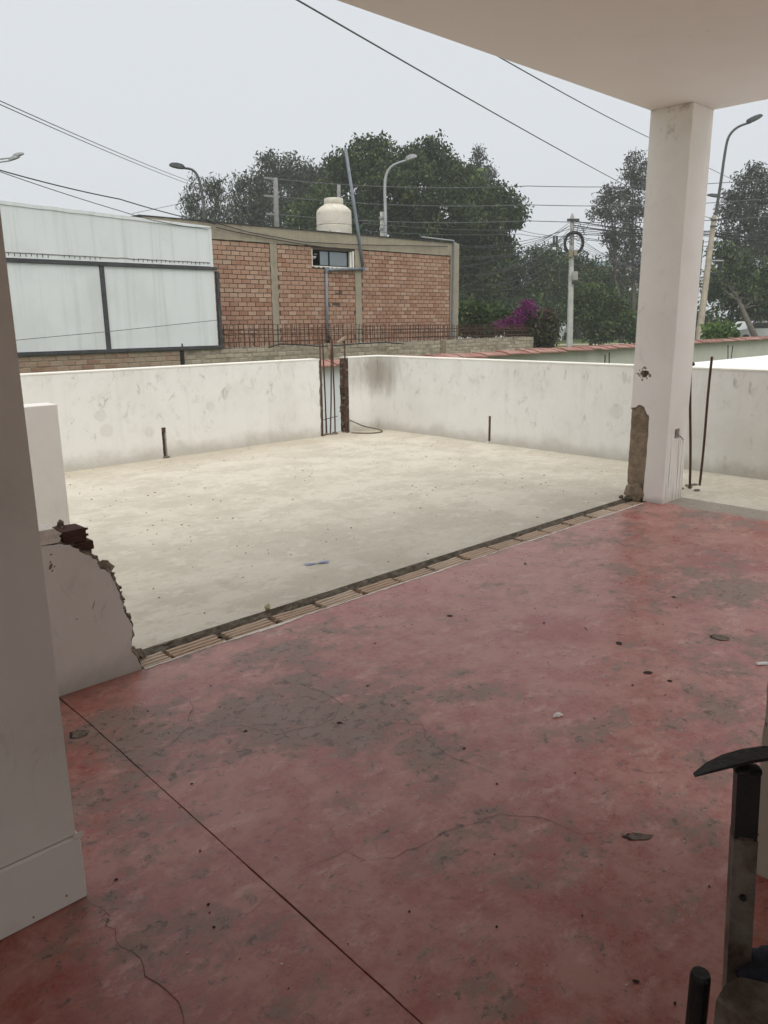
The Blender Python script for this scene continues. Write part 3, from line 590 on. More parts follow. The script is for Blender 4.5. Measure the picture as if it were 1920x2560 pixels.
# two rusty bars standing on the terrace beside the column
rl = ['left of two rusty rebars standing on the terrace beside the column', 'right of two rusty rebars standing on the terrace beside the column']
for k_, (bx, by, tx, ty, zt) in enumerate(((5.80, 2.63, 5.72, 2.67, .98), (5.965, 2.63, 5.985, 2.63, 1.0))):
    r_ = empty('rebar', label=rl[k_], category='rebar', group='rebars beside the column')
    pts = [Vector((bx, by, -.03)).lerp(Vector((tx, ty, zt)), i / 12) + Vector((.008 * math.sin(i * .5), 0, 0)) for i in range(13)]
    MB().tube(pts, .0095, 8).build('bar', MAT['rust'], r_); mb = MB()
    for i in range(60):
        q = pts[0].lerp(pts[-1], (i + .5) / 60) + Vector((.008 * math.sin((i + .5) / 5 * .5), 0, 0)); mb.tube([q - Vector((0, 0, .0018)), q + Vector((.001, 0, .0018))], .0112, 6)
    mb.build('deformations', MAT['rust'], r_)
    if k_ == 0: MB().lump((tx + .01, ty - .01, .955), .022, 3, (1, 1, .8), 1, .5).build('wire_knot', MAT['rust_dark'], r_)
for i in range(9): MB().lump((5.62 + random.uniform(-.1, .34), 2.63 + random.uniform(-.08, .05), .004), random.uniform(.012, .03), 70 + i, (1.4, 1, .35), 1, .6).build('mortar_crumb', MAT['mortar'], colm)

# ================================================================== BROKEN STUB WALL on the left
st = empty('broken_wall_stub', label='broken stub of white plastered wall at the left end of the brick trench', category='wall')
T = .155
o_pts = [(.911, .0), (1.231, .0), (1.226, .02), (1.219, .042), (1.203, .075), (1.196, .091), (1.200, .11), (1.198, .131), (1.206, .16), (1.210, .176), (1.203, .20), (1.195, .221), (1.189, .235), (1.182, .248), (1.180, .27), (1.174, .298), (1.171, .33), (1.161, .356), (1.150, .385), (1.146, .405), (1.128, .425), (1.112, .43), (1.103, .452), (1.097, .472), (1.070, .492), (1.049, .508), (1.03, .527), (1.012, .543), (.985, .552), (.95, .556), (.90, .56), (.60, .585), (-.5, .62), (-.5, 0)]
o_pts = o_pts[1:]
fr = []
for a, b in zip(o_pts, o_pts[1:]):
    nn = 3 if a[0] > .95 and b[0] > .9 else 1
    for i in range(nn):
        t = i / nn; fr.append((a[0] + (b[0] - a[0]) * t + (random.uniform(-.003, .003) if i else 0), a[1] + (b[1] - a[1]) * t + (random.uniform(-.003, .003) if i else 0)))
fr.append(o_pts[-1])
MB().prism([(x, YRE - .0, z) for x, z in fr], (0, .012, 0)).build('plaster', MAT['stubwall'], st)
nj = 12; vs = []; ins = [p for p in fr if p[0] > .9 and p[1] < .60]
for i, (x, z) in enumerate(ins):                     # the torn masonry between the two plaster coats
    p0 = ins[max(0, i - 1)]; p1 = ins[min(len(ins) - 1, i + 1)]; nrm = Vector((p1[1] - p0[1], -(p1[0] - p0[0]))).normalized()
    if nrm.x < 0: nrm = -nrm
    for j in range(nj + 1):
        v_ = j / nj; q = Vector((x * 26, v_ * 4.2, z * 26)); am = .032 * (.35 if z > .53 else 1) * math.sin(math.pi * min(1, v_ * 1.15 + .04)) ** .6 * min(1, z / .05 + .2)
        h_ = am * (.45 + .9 * mnoise.noise(q) + .7 * mnoise.noise(q * 2.3))
        vs.append((x + nrm.x * h_, YRE + .010 + (T - .02) * v_, z + nrm.y * h_))
m_ = len(ins)
raw(MB().add(vs, [(i * (nj + 1) + j, (i + 1) * (nj + 1) + j, (i + 1) * (nj + 1) + j + 1, i * (nj + 1) + j + 1) for i in range(m_ - 1) for j in range(nj)]), 'masonry', simple('torn_masonry', (.30, .235, .17), .95, .6, 34, bump=1.0, dark=(.10, .06, .045)), st)
MB().prism([(x - .004 + .01 * mnoise.noise(Vector((z * 15, 7, 0))) if x > .9 else x, YRE + T - .012, z) for x, z in fr], (0, .012, 0)).build('plaster', MAT['stubwall'], st)
for i in range(90):
    a = random.choice(fr[2:-6]); MB().lump((a[0] + .008 + random.uniform(-.006, .010), YRE + random.uniform(.014, .14), a[1] + random.uniform(-.006, .008)), random.uniform(.004, .010), 400 + i, (1, 1.3, 1), 1, .7).build('rubble', MAT['mortar'], st)
for a, b, h_ in ((-.5, .985, .548), (.985, 1.085, .45), (1.085, 1.165, .30)): MB().box(a, b, YRE + .0125, YRE + T - .0125, -.04, h_).build('masonry_body', MAT['mortar'], st)
mb = MB(); mb.cur = .2
for z0, z1, x1 in ((.540, .592, 1.086), (.505, .540, 1.108)):
    mb.cbox(1.0, x1, YRE + .03, YRE + .125, z0, z1 - .004, .003, .002)
mb.box(1.0, 1.09, YRE + .027, YRE + .0305, .558, .566); mb.box(1.0, 1.09, YRE + .027, YRE + .0305, .580, .588)
mb.build('brick', MAT['dark_brick'], st)
MB().prism([(x, YRE + .006, z) for x, z in ((.4, .566), (.975, .560), (.985, .572), (.978, .583), (.990, .590), (.972, .602), (.965, .612), (.4, .618))], (0, .14, 0)).build('top_plaster', MAT['plaster_chip'], st)
for i in range(7): MB().lump((1.01 + random.uniform(-.01, .02), YRE + random.uniform(.02, .13), .57 + random.uniform(-.02, .035)), random.uniform(.007, .014), 600 + i, sub=1, rough=.7).build('rubble', MAT['mortar'], st)
for i, (x_, z_, a, b) in enumerate([(.942, .525, .005, .003), (.937, .50, .003, .004), (.936, .483, .006, .011), (.949, .480, .003, .003), (.94, .467, .004, .003), (1.07, .305, .002, .016), (1.005, .27, .003, .003)]):
    vs = [(x_ + a * math.cos(t) + (b * math.sin(t) * .4), YRE - .0008, z_ + b * math.sin(t)) for t in [k * .7 for k in range(9)]]; raw(MB().add(vs, [tuple(range(9))]), 'chip_mark', MAT['core'], st)
# dirt heap where stub meets trench
for i in range(14): MB().lump((1.235 + random.uniform(-.03, .05), YRE + random.uniform(.09, .165), -.004 + random.uniform(-.01, .02)), random.uniform(.012, .026), 500 + i, sub=2, rough=.7).build('rubble', MAT['mortar'], st)

# low wall piece further back
lw = MB(); lw.cbox(-1.5, 1.669, 4.34, 4.48, 0.0, HP, .004); lw.build('low_wall', MAT['stubwall'], label='end of a low white wall standing behind the broken stub', category='wall')

# ================================================================== DOORWAY JAMBS round the viewer
jw = empty('doorway_wall', label='shaded grey-white wall edge with plinth filling the left side', category='wall')
MB().box(-5, .554, 1.611, 1.76, .167, 2.619).build('wall_face', MAT['jamb'], jw)
mb = MB(); mb.cbox(-5, .562, 1.603, 1.765, 0.0, .165, .004); mb.build('plinth', MAT['jamb'], jw)
MB().lump((.556, 1.607, .163), .010, 3, (1.4, .6, .8), 2, .5).build('plaster_crumb', MAT['plaster_chip'], jw)
for x_, z_, r_ in ((.515, .03, .0035), (.44, .018, .003)):
    raw(MB().add([(x_ + r_ * math.cos(t) * .8, 1.6022, z_ + r_ * math.sin(t)) for t in [k * .785 for k in range(8)]], [tuple(range(8))]), 'chip_mark', MAT['core'], jw)
rw = empty('doorway_wall', label='rough tan wall end at the lower right, behind the iron stand', category='wall')
ed = [(.57 + .008 * mnoise.noise(Vector((z * 9, 2, 0))) + .003 * mnoise.noise(Vector((z * 40, 2, 0))), z) for z in [i * .03 for i in range(88)]]
MB().prism([(1.745, y, z) for y, z in ed] + [(1.745, -5, 2.61), (1.745, -5, 0)], (.15, 0, 0)).build('wall_face', plaster('tan_rough_plaster', (.42, .375, .30), (.27, .235, .18), .6, bump=.5), rw)
MB().box(0.0, 1.744, -2.35, -2.2, 0.0, 2.61).build('unseen_shade_wall', MAT['jamb'], rw)  # added wall behind the viewer, never in view, darkens the near floor
for i in range(14):
    q = random.choice(ed[2:40]); MB().lump((1.75, q[0] - .004, q[1]), random.uniform(.006, .014), i, (.6, .6, 1.4), 1, .6).build('broken_edge', MAT['mortar'], rw)

# ================================================================== IRON STAND close to the viewer
isd = empty('iron_stand', label='old iron stand with a curved saddle plate and round peg at lower right', category='stand')
pc = Vector((1.094, .373, 0)); yw = math.atan2(FW.y, FW.x) - .25; ax = Vector((math.cos(yw), math.sin(yw), 0)); ay = Vector((-math.sin(yw), math.cos(yw), 0))
lean = Vector((RT.x, RT.y, 0)) * -.055 + Vector((0, 0, 1)); lean.normalize(); base_ = pc - lean * (.65 / lean.z) + Vector((0, 0, .65)); on_post = lambda h: base_ + lean * (h / lean.z)
MB().obox(on_post(.594), ax, ay, lean, .0155, .016, .056).build('post_top', MAT['iron'], isd)
MB().obox(on_post(.27), ax, ay, lean, .0165, .017, .268).build('post', MAT['iron_worn'], isd)
MB().lump(on_post(.54), .0185, 4, (1.05, 1.05, .3), 2, .3).build('weld', MAT['iron_worn'], isd)
for z_ in (.44, .30): MB().tube([on_post(z_) - ax * .022, on_post(z_) + ax * .022], .005, 8).build('bolt', MAT['iron'], isd)
sad = [at(1738, 1940, 1.15), at(1775, 1920, 1.15), at(1820, 1903, 1.15), at(1870, 1890, 1.15), at(1925, 1882, 1.15), at(1985, 1884, 1.16), at(2040, 1900, 1.17)]
mb = MB(); vs = []
for i, p in enumerate(sad):
    hw = (.004, .011, .015, .016, .016, .012, .005)[i]
    for sy, sz in ((-1, 0), (1, 0), (1, -1), (-1, -1)): vs.append(p + Vector((FW.x, FW.y, 0)).normalized() * (sy * hw + .004) + Vector((0, 0, sz * (.002, .004, .005, .005, .005, .004, .002)[i])))
mb.add(vs, [(i * 4 + k, i * 4 + (k + 1) % 4, i * 4 + 4 + (k + 1) % 4, i * 4 + 4 + k) for i in range(6) for k in range(4)] + [(0, 1, 2, 3), (24, 25, 26, 27)])
mb.build('saddle_plate', MAT['iron'], isd)
MB().lump(pc + Vector((0, 0, .648)), .017, 2, (1.25, 1.25, .45), 2, .25).build('weld', MAT['iron'], isd)
q = at(1752, 2432, 1.13); MB().tube([(q.x - .01, q.y - .006, 0.0), (q.x, q.y, q.z - .006), (q.x + .0003, q.y, q.z)], [.0145, .0145, .0125], 16).build('peg', MAT['iron'], isd)
ztop = .375; top = [on(px, py, 2, ztop) for px, py in ((1790, 2500), (1812, 2462), (1850, 2440), (1930, 2455), (2010, 2520), (2000, 2600), (1900, 2585), (1840, 2535))]
mb = MB().prism([p + Vector((0, 0, random.uniform(-.004, .004))) for p in top], (0, 0, -.045)); mb.build('clamp_block', MAT['iron_worn'], isd)
mb = MB().prism([Vector((p.x, p.y, ztop - .046)) * 1.0 for p in [on(px, py, 2, ztop - .046) for px, py in ((1815, 2560), (1900, 2520), (1990, 2600), (1960, 2720), (1830, 2700))]], (0, 0, -.33)); mb.build('block_leg', MAT['iron'], isd)
o = MB().lump(at(1915, 2425, 1.22), .035, 8, (1, 1, .8), 3, .6).build('rag', MAT['cloth'], label='crumpled dark blue rag draped on the iron stand', category='rag', smooth=True)

MAT['scuff'] = simple('scuff_grime', (0.30, 0.26, 0.20), .9, .4, 30)
for i in range(46):
    c = Vector((random.uniform(1.6, 6.2), random.uniform(2.95, 6.7), 0)); a = random.gauss(-.75, .5); L_ = random.uniform(.03, .16); q = c + Vector((math.cos(a), math.sin(a), 0)) * L_; mid_ = (c + q) / 2 + Vector((random.gauss(0, .02), random.gauss(0, .02), 0))
    ribbon([c, mid_, q], random.uniform(.004, .009), .0012, jit=.004).build('scuff_mark', MAT['scuff'], tf)
# ------------------------------------------------------------------ loose scraps on the floors
for i, (a, b, lab) in enumerate(((774, 1412, 'pale blue paper scrap, left of the two on the cement floor'), (808, 1407, 'pale blue paper scrap, right of the two on the cement floor'))):
    c = fl(a, b); mb = blot((c.x, c.y), .034, .018, 5 + i, 0.004, 16, .9, ang=-.6); mb.v = [(x, y, z + .006 * abs(mnoise.noise(Vector((x * 60, y * 60, 0))))) for x, y, z in mb.v]
    put(mb.mesh('paper_scrap', MAT['blue_paper']), 'paper_scrap', label=lab, category='scrap', group='blue paper scraps')
c = fl(668, 1524); MB().lump((c.x, c.y, .012), .014, 3, (1, .8, 1), 2, .6).build('foam_crumb', simple('yellow_foam', (.62, .55, .33), .9), label='small yellow foam crumb on the edge of the brick trench', category='crumb')
c = fl(1905, 1662); MB().obox((c.x, c.y, .006), (.8, -.6, 0), (.6, .8, 0), (0, 0, 1), .022, .007, .003).build('plaster_shard', MAT['white'], label='white shard with a dark edge lying by the right wall', category='shard')
c = fl(1393, 1790); MB().lump((c.x, c.y, .003), .016, 6, (1.2, .8, .3), 2, .5).build('plaster_flake', MAT['plaster_chip'], label='pale plaster flake lying on the middle of the red floor', category='flake')
def scatter(name, n, region, smin, smax, mat, lab, thick=.0018):
    mb = MB()
    for i in range(n):
        c = region(); s_ = random.uniform(smin, smax) * (0.5 + random.random()); a = random.random() * 6.28; k = random.randint(4, 6)
        r_ = [s_ * random.uniform(.5, 1.1) for _ in range(k)]; vs = [(c[0] + r_[j] * math.cos(a + j * 6.283 / k), c[1] + .7 * r_[j] * math.sin(a + j * 6.283 / k), .0008 + thick) for j in range(k)]
        base = [(x, y, .0006) for x, y, z in vs]
        mb.add(vs + base, [tuple(range(k))] + [(j, j + k, (j + 1) % k + k, (j + 1) % k) for j in range(k)])
    return raw(mb, name, mat, kind='stuff', label=lab, category='debris')
scatter('paint_flecks', 300, lambda: (random.uniform(.6, 5.1), random.uniform(-.6, 2.6)), .0015, .004, MAT['plaster_chip'], 'white paint flecks strewn over the red floor')
scatter('grit', 260, lambda: (random.uniform(.6, 5.1), random.uniform(-.6, 2.6)), .002, .005, MAT['pit'], 'dark grit scattered over the red floor')
scatter('floor_grit', 300, lambda: (random.uniform(1.2, 6.5), random.uniform(2.85, 6.9)), .003, .008, MAT['mortar'], 'brown grit and chips scattered over the pale cement floor', .003)

# ================================================================== BEYOND THE PARAPET
# neighbour's wall with a red tile coping
tw = empty('tile_coped_wall', label='pale green wall with red tile coping just beyond the white parapets', category='wall')
MB().box(9.05, 34, 9.52, 9.67, GZ, .62).build('wall_face', MAT['green_wall'], tw)
MB().box(3.0, 9.05, 9.52, 9.67, GZ, .60).build('wall_face', MAT['white'], tw)
def tile_mesh(i):
    mb = MB(); mb.cur = random.random(); L = .345; n = 7; vs = []
    for q, x in enumerate((0, L)):
        for s_ in range(n + 1):
            a = s_ / n; y = -.20 + .36 * a; z = -.020 + .055 * a + .016 * math.sin(a * math.pi) - (0.012 if q else 0) + random.uniform(-.003, .003); vs.append((x, y, z))
        for s_ in range(n + 1):
            a = s_ / n; y = -.20 + .36 * a; vs.append((x, y, -.042 + .055 * a + .016 * math.sin(a * math.pi) - (0.012 if q else 0)))
    m_ = 2 * (n + 1); fs = [(s_, s_ + 1, s_ + 1 + m_, s_ + m_) for s_ in range(n)] + [(n + 1 + s_, n + 1 + s_ + m_, n + 2 + s_ + m_, n + 2 + s_) for s_ in range(n)]
    fs += [(0, m_, m_ + n + 1, n + 1), (n, 2 * n + 1, m_ + 2 * n + 1, m_ + n)] + [tuple(list(range(0, n + 1)) + list(range(2 * n + 1, n, -1))), tuple([k + m_ for k in list(range(0, n + 1)) + list(range(2 * n + 1, n, -1))])]
    mb.add(vs, fs); return mb.mesh('tile', MAT['tile'])
tm = [tile_mesh(i) for i in range(6)]
for i in range(88):
    x = 3.6 + i * .335
    o = put(random.choice(tm), 'tile', tw, (x, 9.56 + random.uniform(-.012, .012), .652 + .016 * mnoise.noise(Vector((x * .4, 0, 0))) + random.uniform(-.006, .006))); o.rotation_euler = (random.uniform(-.04, .04), random.uniform(-.02, .03), random.uniform(-.03, .03))
bl = ['left one of two short dark rebars behind the parapet, left of column', 'right one of two short dark rebars behind the parapet, left of column', 'left one of two short dark rebars behind the white roof, right of column', 'right one of two short dark rebars behind the white roof, right of column']
for k_, (px, py0, py1, dx) in enumerate(((1513, 887, 935, 2), (1523, 881, 935, 0), (1820, 863, 905, 0), (1832, 864, 905, 5))):
    a = on(px - dx, py1, 1, 8.9); b = on(px, py0, 1, 8.9)
    MB().tube([(a.x, a.y, GZ), a, b], .012, 6).build('short_rebar', MAT['rust_dark'], label=bl[k_], category='rebar', group='short rebars beyond the parapet')
MB().box(6.75, 17, -5, 4.775, -.5, .70).build('white_roof', MAT['white'], label='flat bright white roof beyond the parapet right of the column', category='roof')
# ---- low boundary wall
YL = 15.3
lo = empty('boundary_wall', label='low brick boundary wall smeared with mortar under the rebar cage', category='wall')
MB().box(2.5, 21.4, YL + .012, YL + .24, GZ, .70).build('wall_face', MAT['smear_joint'], lo)
def brick_mesh(L, H, D, mat, c=.006, j=.003):
    mb = MB(); mb.cur = random.random(); mb.cbox(0, L, 0, D, 0, H, c, j); return mb.mesh('brick', mat)
bl_ = [brick_mesh(.228, .090, .03, MAT['brick_low'], .008, .004) for _ in range(7)]; bs_ = [brick_mesh(.228, .088, .022, MAT['brick_smear'], .012, .004) for _ in range(7)]
for r_ in range(4):
    x = 3.9 + (r_ % 2) * .12; k_ = 0
    while x < 21.1:
        z = .285 + r_ * .103
        if x < 8.55: put(random.choice(bl_), 'brick', lo, (x, YL + random.uniform(-.004, .003), z))
        elif 8.72 < x and (random.random() < .82): put(random.choice(bs_), 'brick', lo, (x, YL + .004 + random.uniform(-.003, .006), z + random.uniform(-.004, .004)))
        x += .243
MB().box(8.60, 8.70, YL - .004, YL + .2, .2, .69).build('open_joint', MAT['dark'], lo)
MB().tube([(8.66, YL - .02, .2), (8.66, YL - .02, .84)], .014, 6).build('rebar', MAT['rust_dark'], lo)
mb = MB().box(16.9, 17.12, YL - .006, YL + .1, .2, .69); mb.build('open_joint', MAT['core'], lo)
for i in range(80):
    MB().lump((9.6 + i * .145 + random.uniform(-.05, .05), YL + .12, .70), random.uniform(.05, .09), i, (1.6, 1.2, .4), 1, .6).build('mortar_bed', MAT['smear_joint'], lo)
# ---- rebar cage on it
cg = empty('rebar_cage', label='long rusty rebar cage of stirrups along the top of the boundary wall', category='rebar cage')
def stir():
    mb = MB(); r_ = .0075
    a, b, c_, d = (0, 0, 0), (0, .19, 0), (0, .19, 1), (0, 0, 1)
    for p, q in ((a, d), (b, c_), (d, c_), ((0, 0, .78), (0, .19, .78)), ((0, 0, .60), (0, .19, .60))): mb.tube([p, q], r_, 5)
    return mb.mesh('stirrup', MAT['rust'])
sm = stir()
for i in range(84):
    x = 9.72 + i * .136; h = .56 - .14 * (x - 9.7) / 11.4
    o = put(sm, 'stirrup', cg, (x + random.uniform(-.012, .012), YL + .02, .66)); o.scale = (1, 1, h * random.uniform(.97, 1.04)); o.rotation_euler = (random.uniform(-.05, .05), random.uniform(-.04, .04), random.uniform(-.12, .12))
for yy in (.02, .21):
    for f_ in (.78, .60, .30):
        pts = [(9.7 + t * 11.5, YL + yy + .01 * math.sin(t * 9), .66 + (.56 - .14 * t) * f_ + .012 * mnoise.noise(Vector((t * 7, yy * 9, f_)))) for t in [i / 30 for i in range(31)]]
        MB().tube(pts, .009, 5).build('long_bar', MAT['rust'], cg)
pts = [on(px, py, 1, 15.15) for px, py in ((672, 869), (700, 860), (740, 861), (800, 866), (845, 864), (900, 859), (960, 856), (1010, 860))]
MB().tube(pts, .016, 6).build('hose', MAT['rust_dark'], label='thin dark hose lying along the top of the boundary wall', category='hose', smooth=True)

# ---- white sheet shed
sh = empty('sheet_shed', label='weathered white sheet metal shed on the low wall at left', category='shed')
mb = MB(); xs = [3.6, 5.3, 6.2, 7.1, 8.0, 8.8, 9.52]; n = len(xs)
def ztop(x): return 3.395 - .033 * (x - 5.3) + .010 * mnoise.noise(Vector((x * 3, 1, 0)))
xx = [3.6 + i * (9.52 - 3.6) / 60 for i in range(61)]
vs = [(x, YL - .03, ztop(x)) for x in xx] + [(x, YL - .03, 2.445) for x in reversed(xx)]
MB().prism(vs, (0, .03, 0)).build('upper_sheet', MAT['panel'], sh)
MB().box(3.6, 9.50, YL - .032 + .035, YL + .9, 2.45, 3.18).build('shed_body', MAT['panel'], sh)
MB().box(3.6, 9.50, YL + .022, YL + .9, .78, 2.44).build('shed_body', MAT['panel'], sh)
MB().box(3.6, 6.975, YL - .012, YL + .02, .775, 2.365).build('lower_sheet', MAT['panel'], sh)
MB().box(7.068, 9.555, YL - .010, YL + .02, .778, 2.365).build('lower_sheet', MAT['panel'], sh)
MB().box(9.465, 9.535, YL - .042, YL - .031, 2.44, 3.255).build('edge_trim', MAT['panel'], sh)
vs = [(x, YL - .045, ztop(x) + .012) for x in xx] + [(x, YL - .045, ztop(x) - .05) for x in reversed(xx)]
MB().prism(vs, (0, .012, 0)).build('edge_trim', MAT['panel'], sh)
MB().box(3.6, 9.62, YL - .05, YL + .018, 2.372, 2.435).build('frame_bar', MAT['grey_metal'], sh)
MB().box(6.98, 7.063, YL - .045, YL + .016, .77, 2.371).build('frame_bar', MAT['grey_metal'], sh)
MB().box(3.6, 9.68, YL - .05, YL + .10, .712, .772).build('frame_bar', MAT['grey_metal'], sh)
MB().box(9.60, 9.665, YL - .04, YL + .03, .773, 2.35).build('frame_bar', MAT['grey_metal'], sh)
# torn fringe of tabs at the lower edge of the upper sheet
vs = [(x, YL - .036, 2.545 + .012 * mnoise.noise(Vector((x * 5, 3, 0))) - .004 * (x - 5)) for x in xx]; vs += [(x, YL - .036, z - .016 - .010 * abs(mnoise.noise(Vector((x * 9, 1, 0))))) for (x, _, z) in reversed(vs)]
MB().prism(vs, (0, .004, 0)).build('torn_seam', simple('seam_grime', (.25, .24, .21), .9, .4, 10), sh)
for i in range(46):
    x = 4.9 + i * .1
    if 6.0 < x < 6.25 or 7.1 < x < 7.7: continue
    MB().box(x, x + .012, YL - .037, YL - .031, 2.47 + random.uniform(0, .02), 2.535, .002).build('tab_slit', MAT['grey_metal'], sh)

# ---- brick building
YB = 16.3
bb = empty('brick_building', label='unplastered red brick building with concrete beam and small high window', category='building')
WX0, WX1, WZ0, WZ1 = 13.12, 14.48, 2.655, 3.055
P_b = lambda u, w_, z: (u, YB + .012 + w_, z)
wall_holes(MB(), 8.5, 18.42, GZ, 3.13, [(WX0, WX1, WZ0, WZ1)], P_b, .5, 6.0).build('wall', MAT['brick_joint'], bb)
ZB0 = .585; ch = .1055
bm_ = [brick_mesh(.232, .0915, .03, MAT['brick'], .005, .003) for _ in range(12)]
tot = 0; rest = MB(); spots_ = []
colz = [(11.79, 12.01), (14.56, 14.80), (18.40, 18.9)]
for r_ in range(24):
    z = ZB0 + r_ * ch
    x = 9.6 + (.5 if r_ % 2 else 0) * .244 + random.uniform(-.015, .015)
    while x < 18.36:
        L = .232; xe = x + L; x0_, x1_ = x, xe
        for a, b in colz:
            if x0_ < b and x1_ > a:
                if x0_ < a: x1_ = min(x1_, a)
                else: x0_ = max(x0_, b)
        ok = x1_ - x0_ > .05
        if z + .094 > WZ0 - .01 and z < WZ1 + .02 and x1_ > WX0 - .02 and x0_ < WX1 + .06:
            if x0_ < WX0 - .02: x1_ = min(x1_, WX0 - .02); ok = x1_ - x0_ > .05
            else: ok = False
        if z + .094 > 3.128: ok = ok and z + .06 < 3.128
        if ok: spots_.append((x0_, x1_, z, min(z + .094, 3.126)))
        x += .2445 + random.uniform(-.004, .004)
spots_.sort(key=lambda s_: s_[0])
holes_ = {(13.9, 2.05), (13.65, 1.73), (13.85, 1.73)}
for i, (a, b, z0, z1) in enumerate(spots_):
    broken = any(abs((a + b) / 2 - hx) < .1 and abs(z0 + .05 - hz) < .06 for hx, hz in holes_)
    if i < 292 and not broken:
        o = put(random.choice(bm_), 'brick', bb, (a, YB + random.uniform(-.004, .004), z0)); o.scale = ((b - a - .005) / .232, 1, (z1 - z0) / .094); o.rotation_euler = (0, random.uniform(-.008, .008), random.uniform(-.006, .006))
    else:
        rest.cur = random.random(); d_ = .012 if broken else random.uniform(-.004, .004); rest.cbox(a, b - .005, YB + d_, YB + .03, z0, z0 + (z1 - z0) * .973, .005, .003)
o = rest.build('brick_courses', MAT['brick'], bb); o['kind'] = 'stuff'
def rough_box(x0, x1, y0, y1, z0, z1, nx, nz, amp, seed):   # box whose front face and bottom edge are uneven
    vs = []; fs = []
    for i in range(nx + 1):
        for j in range(nz + 1):
            x = x0 + (x1 - x0) * i / nx; z = z0 + (z1 - z0) * j / nz; q = Vector((x * 3, z * 3, seed)); e_ = mnoise.noise(q * 2.2)
            ed_ = (j == 0 or j == nz) and (z1 - z0 < .6); ex_ = (i in (0, nx)) and (x1 - x0 < .6)
            vs.append((x + (amp * 2.5 * mnoise.noise(Vector((z * 7, seed, 1))) if ex_ else 0), y0 + amp * e_ + amp * .5 * mnoise.noise(q * 7), z + (amp * 2.5 * mnoise.noise(Vector((x * 6, seed, 2))) if ed_ else 0)))
    N = len(vs); fs = [(i * (nz + 1) + j, (i + 1) * (nz + 1) + j, (i + 1) * (nz + 1) + j + 1, i * (nz + 1) + j + 1) for i in range(nx) for j in range(nz)]
    vs += [(x, y1, z) for x, _, z in vs]
    rim = [(i * (nz + 1), (i + 1) * (nz + 1)) for i in range(nx)] + [(i * (nz + 1) + nz, (i + 1) * (nz + 1) + nz) for i in range(nx)] + [(j, j + 1) for j in range(nz)] + [(nx * (nz + 1) + j, nx * (nz + 1) + j + 1) for j in range(nz)]
    fs += [(a, b, b + N, a + N) for a, b in rim]; return MB().add(vs, fs)
rough_box(8.5, 18.42, YB - .02, YB + 6, 3.132, 3.49, 160, 6, .008, 1).build('ring_beam', MAT['beam'], bb)
rough_box(11.80, 12.0, YB - .008, YB + .1, GZ, 3.131, 4, 60, .007, 2).build('concrete_column', MAT['beam'], bb)
rough_box(14.57, 14.79, YB - .008, YB + .1, GZ, 3.131, 4, 60, .007, 3).build('concrete_column', MAT['beam'], bb)
rough_box(18.425, 18.80, YB - .015, YB + 6, GZ, 3.5, 5, 60, .006, 4).build('concrete_column', MAT['beam'], bb)
MB().box(8.4, 18.5, YB - .05, YB + 6.1, 3.497, 3.515).build('roof_sheet', MAT['grey_metal'], bb)
for i in range(70): MB().lump((10 + i * .125, YB + .02, 3.50), random.uniform(.02, .05), i, (2.2, 1, .5), 1, .6).build('roof_crumb', MAT['beam'], bb)
# window
wn = empty('window'); wn.parent = bb
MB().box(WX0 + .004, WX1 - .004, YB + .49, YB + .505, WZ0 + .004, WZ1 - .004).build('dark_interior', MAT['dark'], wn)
fz = [(WX0 + .003, WX1 - .07, WZ0 + .003, WZ0 + .03), (WX0 + .003, WX1 - .07, WZ1 - .03, WZ1 - .003)]
mb = MB()
for a, b, c_, d in fz: mb.box(a, b, YB + .07, YB + .11, c_, d)
for a in (WX0 + .003, 13.725, WX1 - .095): mb.box(a, a + .025, YB + .068, YB + .112, WZ0 + .0305, WZ1 - .0305)
mb.build('frame', MAT['rust_dark'], wn)
for a, b, dy in ((13.44, 13.724, .092), (13.751, 14.15, .085), (14.10, 14.384, .095)): MB().box(a, b, YB + dy, YB + dy + .005, WZ0 + .031, WZ1 - .031).build('pane', MAT['glass'], wn)
MB().box(WX1 - .068, WX1 - .004, YB + .02, YB + .3, WZ0 + .004, WZ1 - .004).build('reveal', MAT['wall_edge'], wn)
mb = MB()
for i in range(9): mb.lump((13.25 + i * .15, YB - .004, WZ0 - .03), .03, i, (2, .4, .6), 1, .8)
mb.build('plaster_patch', MAT['wall_edge'], wn)
for a, b, c_, d in ((WX0 - .022, WX0 - .002, WZ0 - .02, WZ1 + .015), (WX1 + .002, WX1 + .05, WZ0 - .02, WZ1 + .015), (WX0 - .001, WX1 + .001, WZ0 - .022, WZ0 - .002)): MB().box(a, b, YB - .012, YB + .02, c_, d, .004).build('plaster_edge', MAT['wall_edge'], wn)
# white lamp bowl hanging just inside the open pane
lb = MB(); lb.lathe((13.30, YB + .22, 2.90), [(.001, -.07), (.05, -.062), (.09, -.035), (.10, 0), (.095, .004), (.001, .004)], 20, False)
lb.lump((13.22, YB + .2, 2.95), .04, 3, (1.3, .6, .6), 2, .4); lb.lump((13.39, YB + .2, 2.96), .035, 5, (1.6, .6, .5), 2, .4); lb.build('ceiling_lamp', MAT['bird_white'], label='white bowl lamp seen through the open window pane of the brick building', category='lamp', smooth=True)
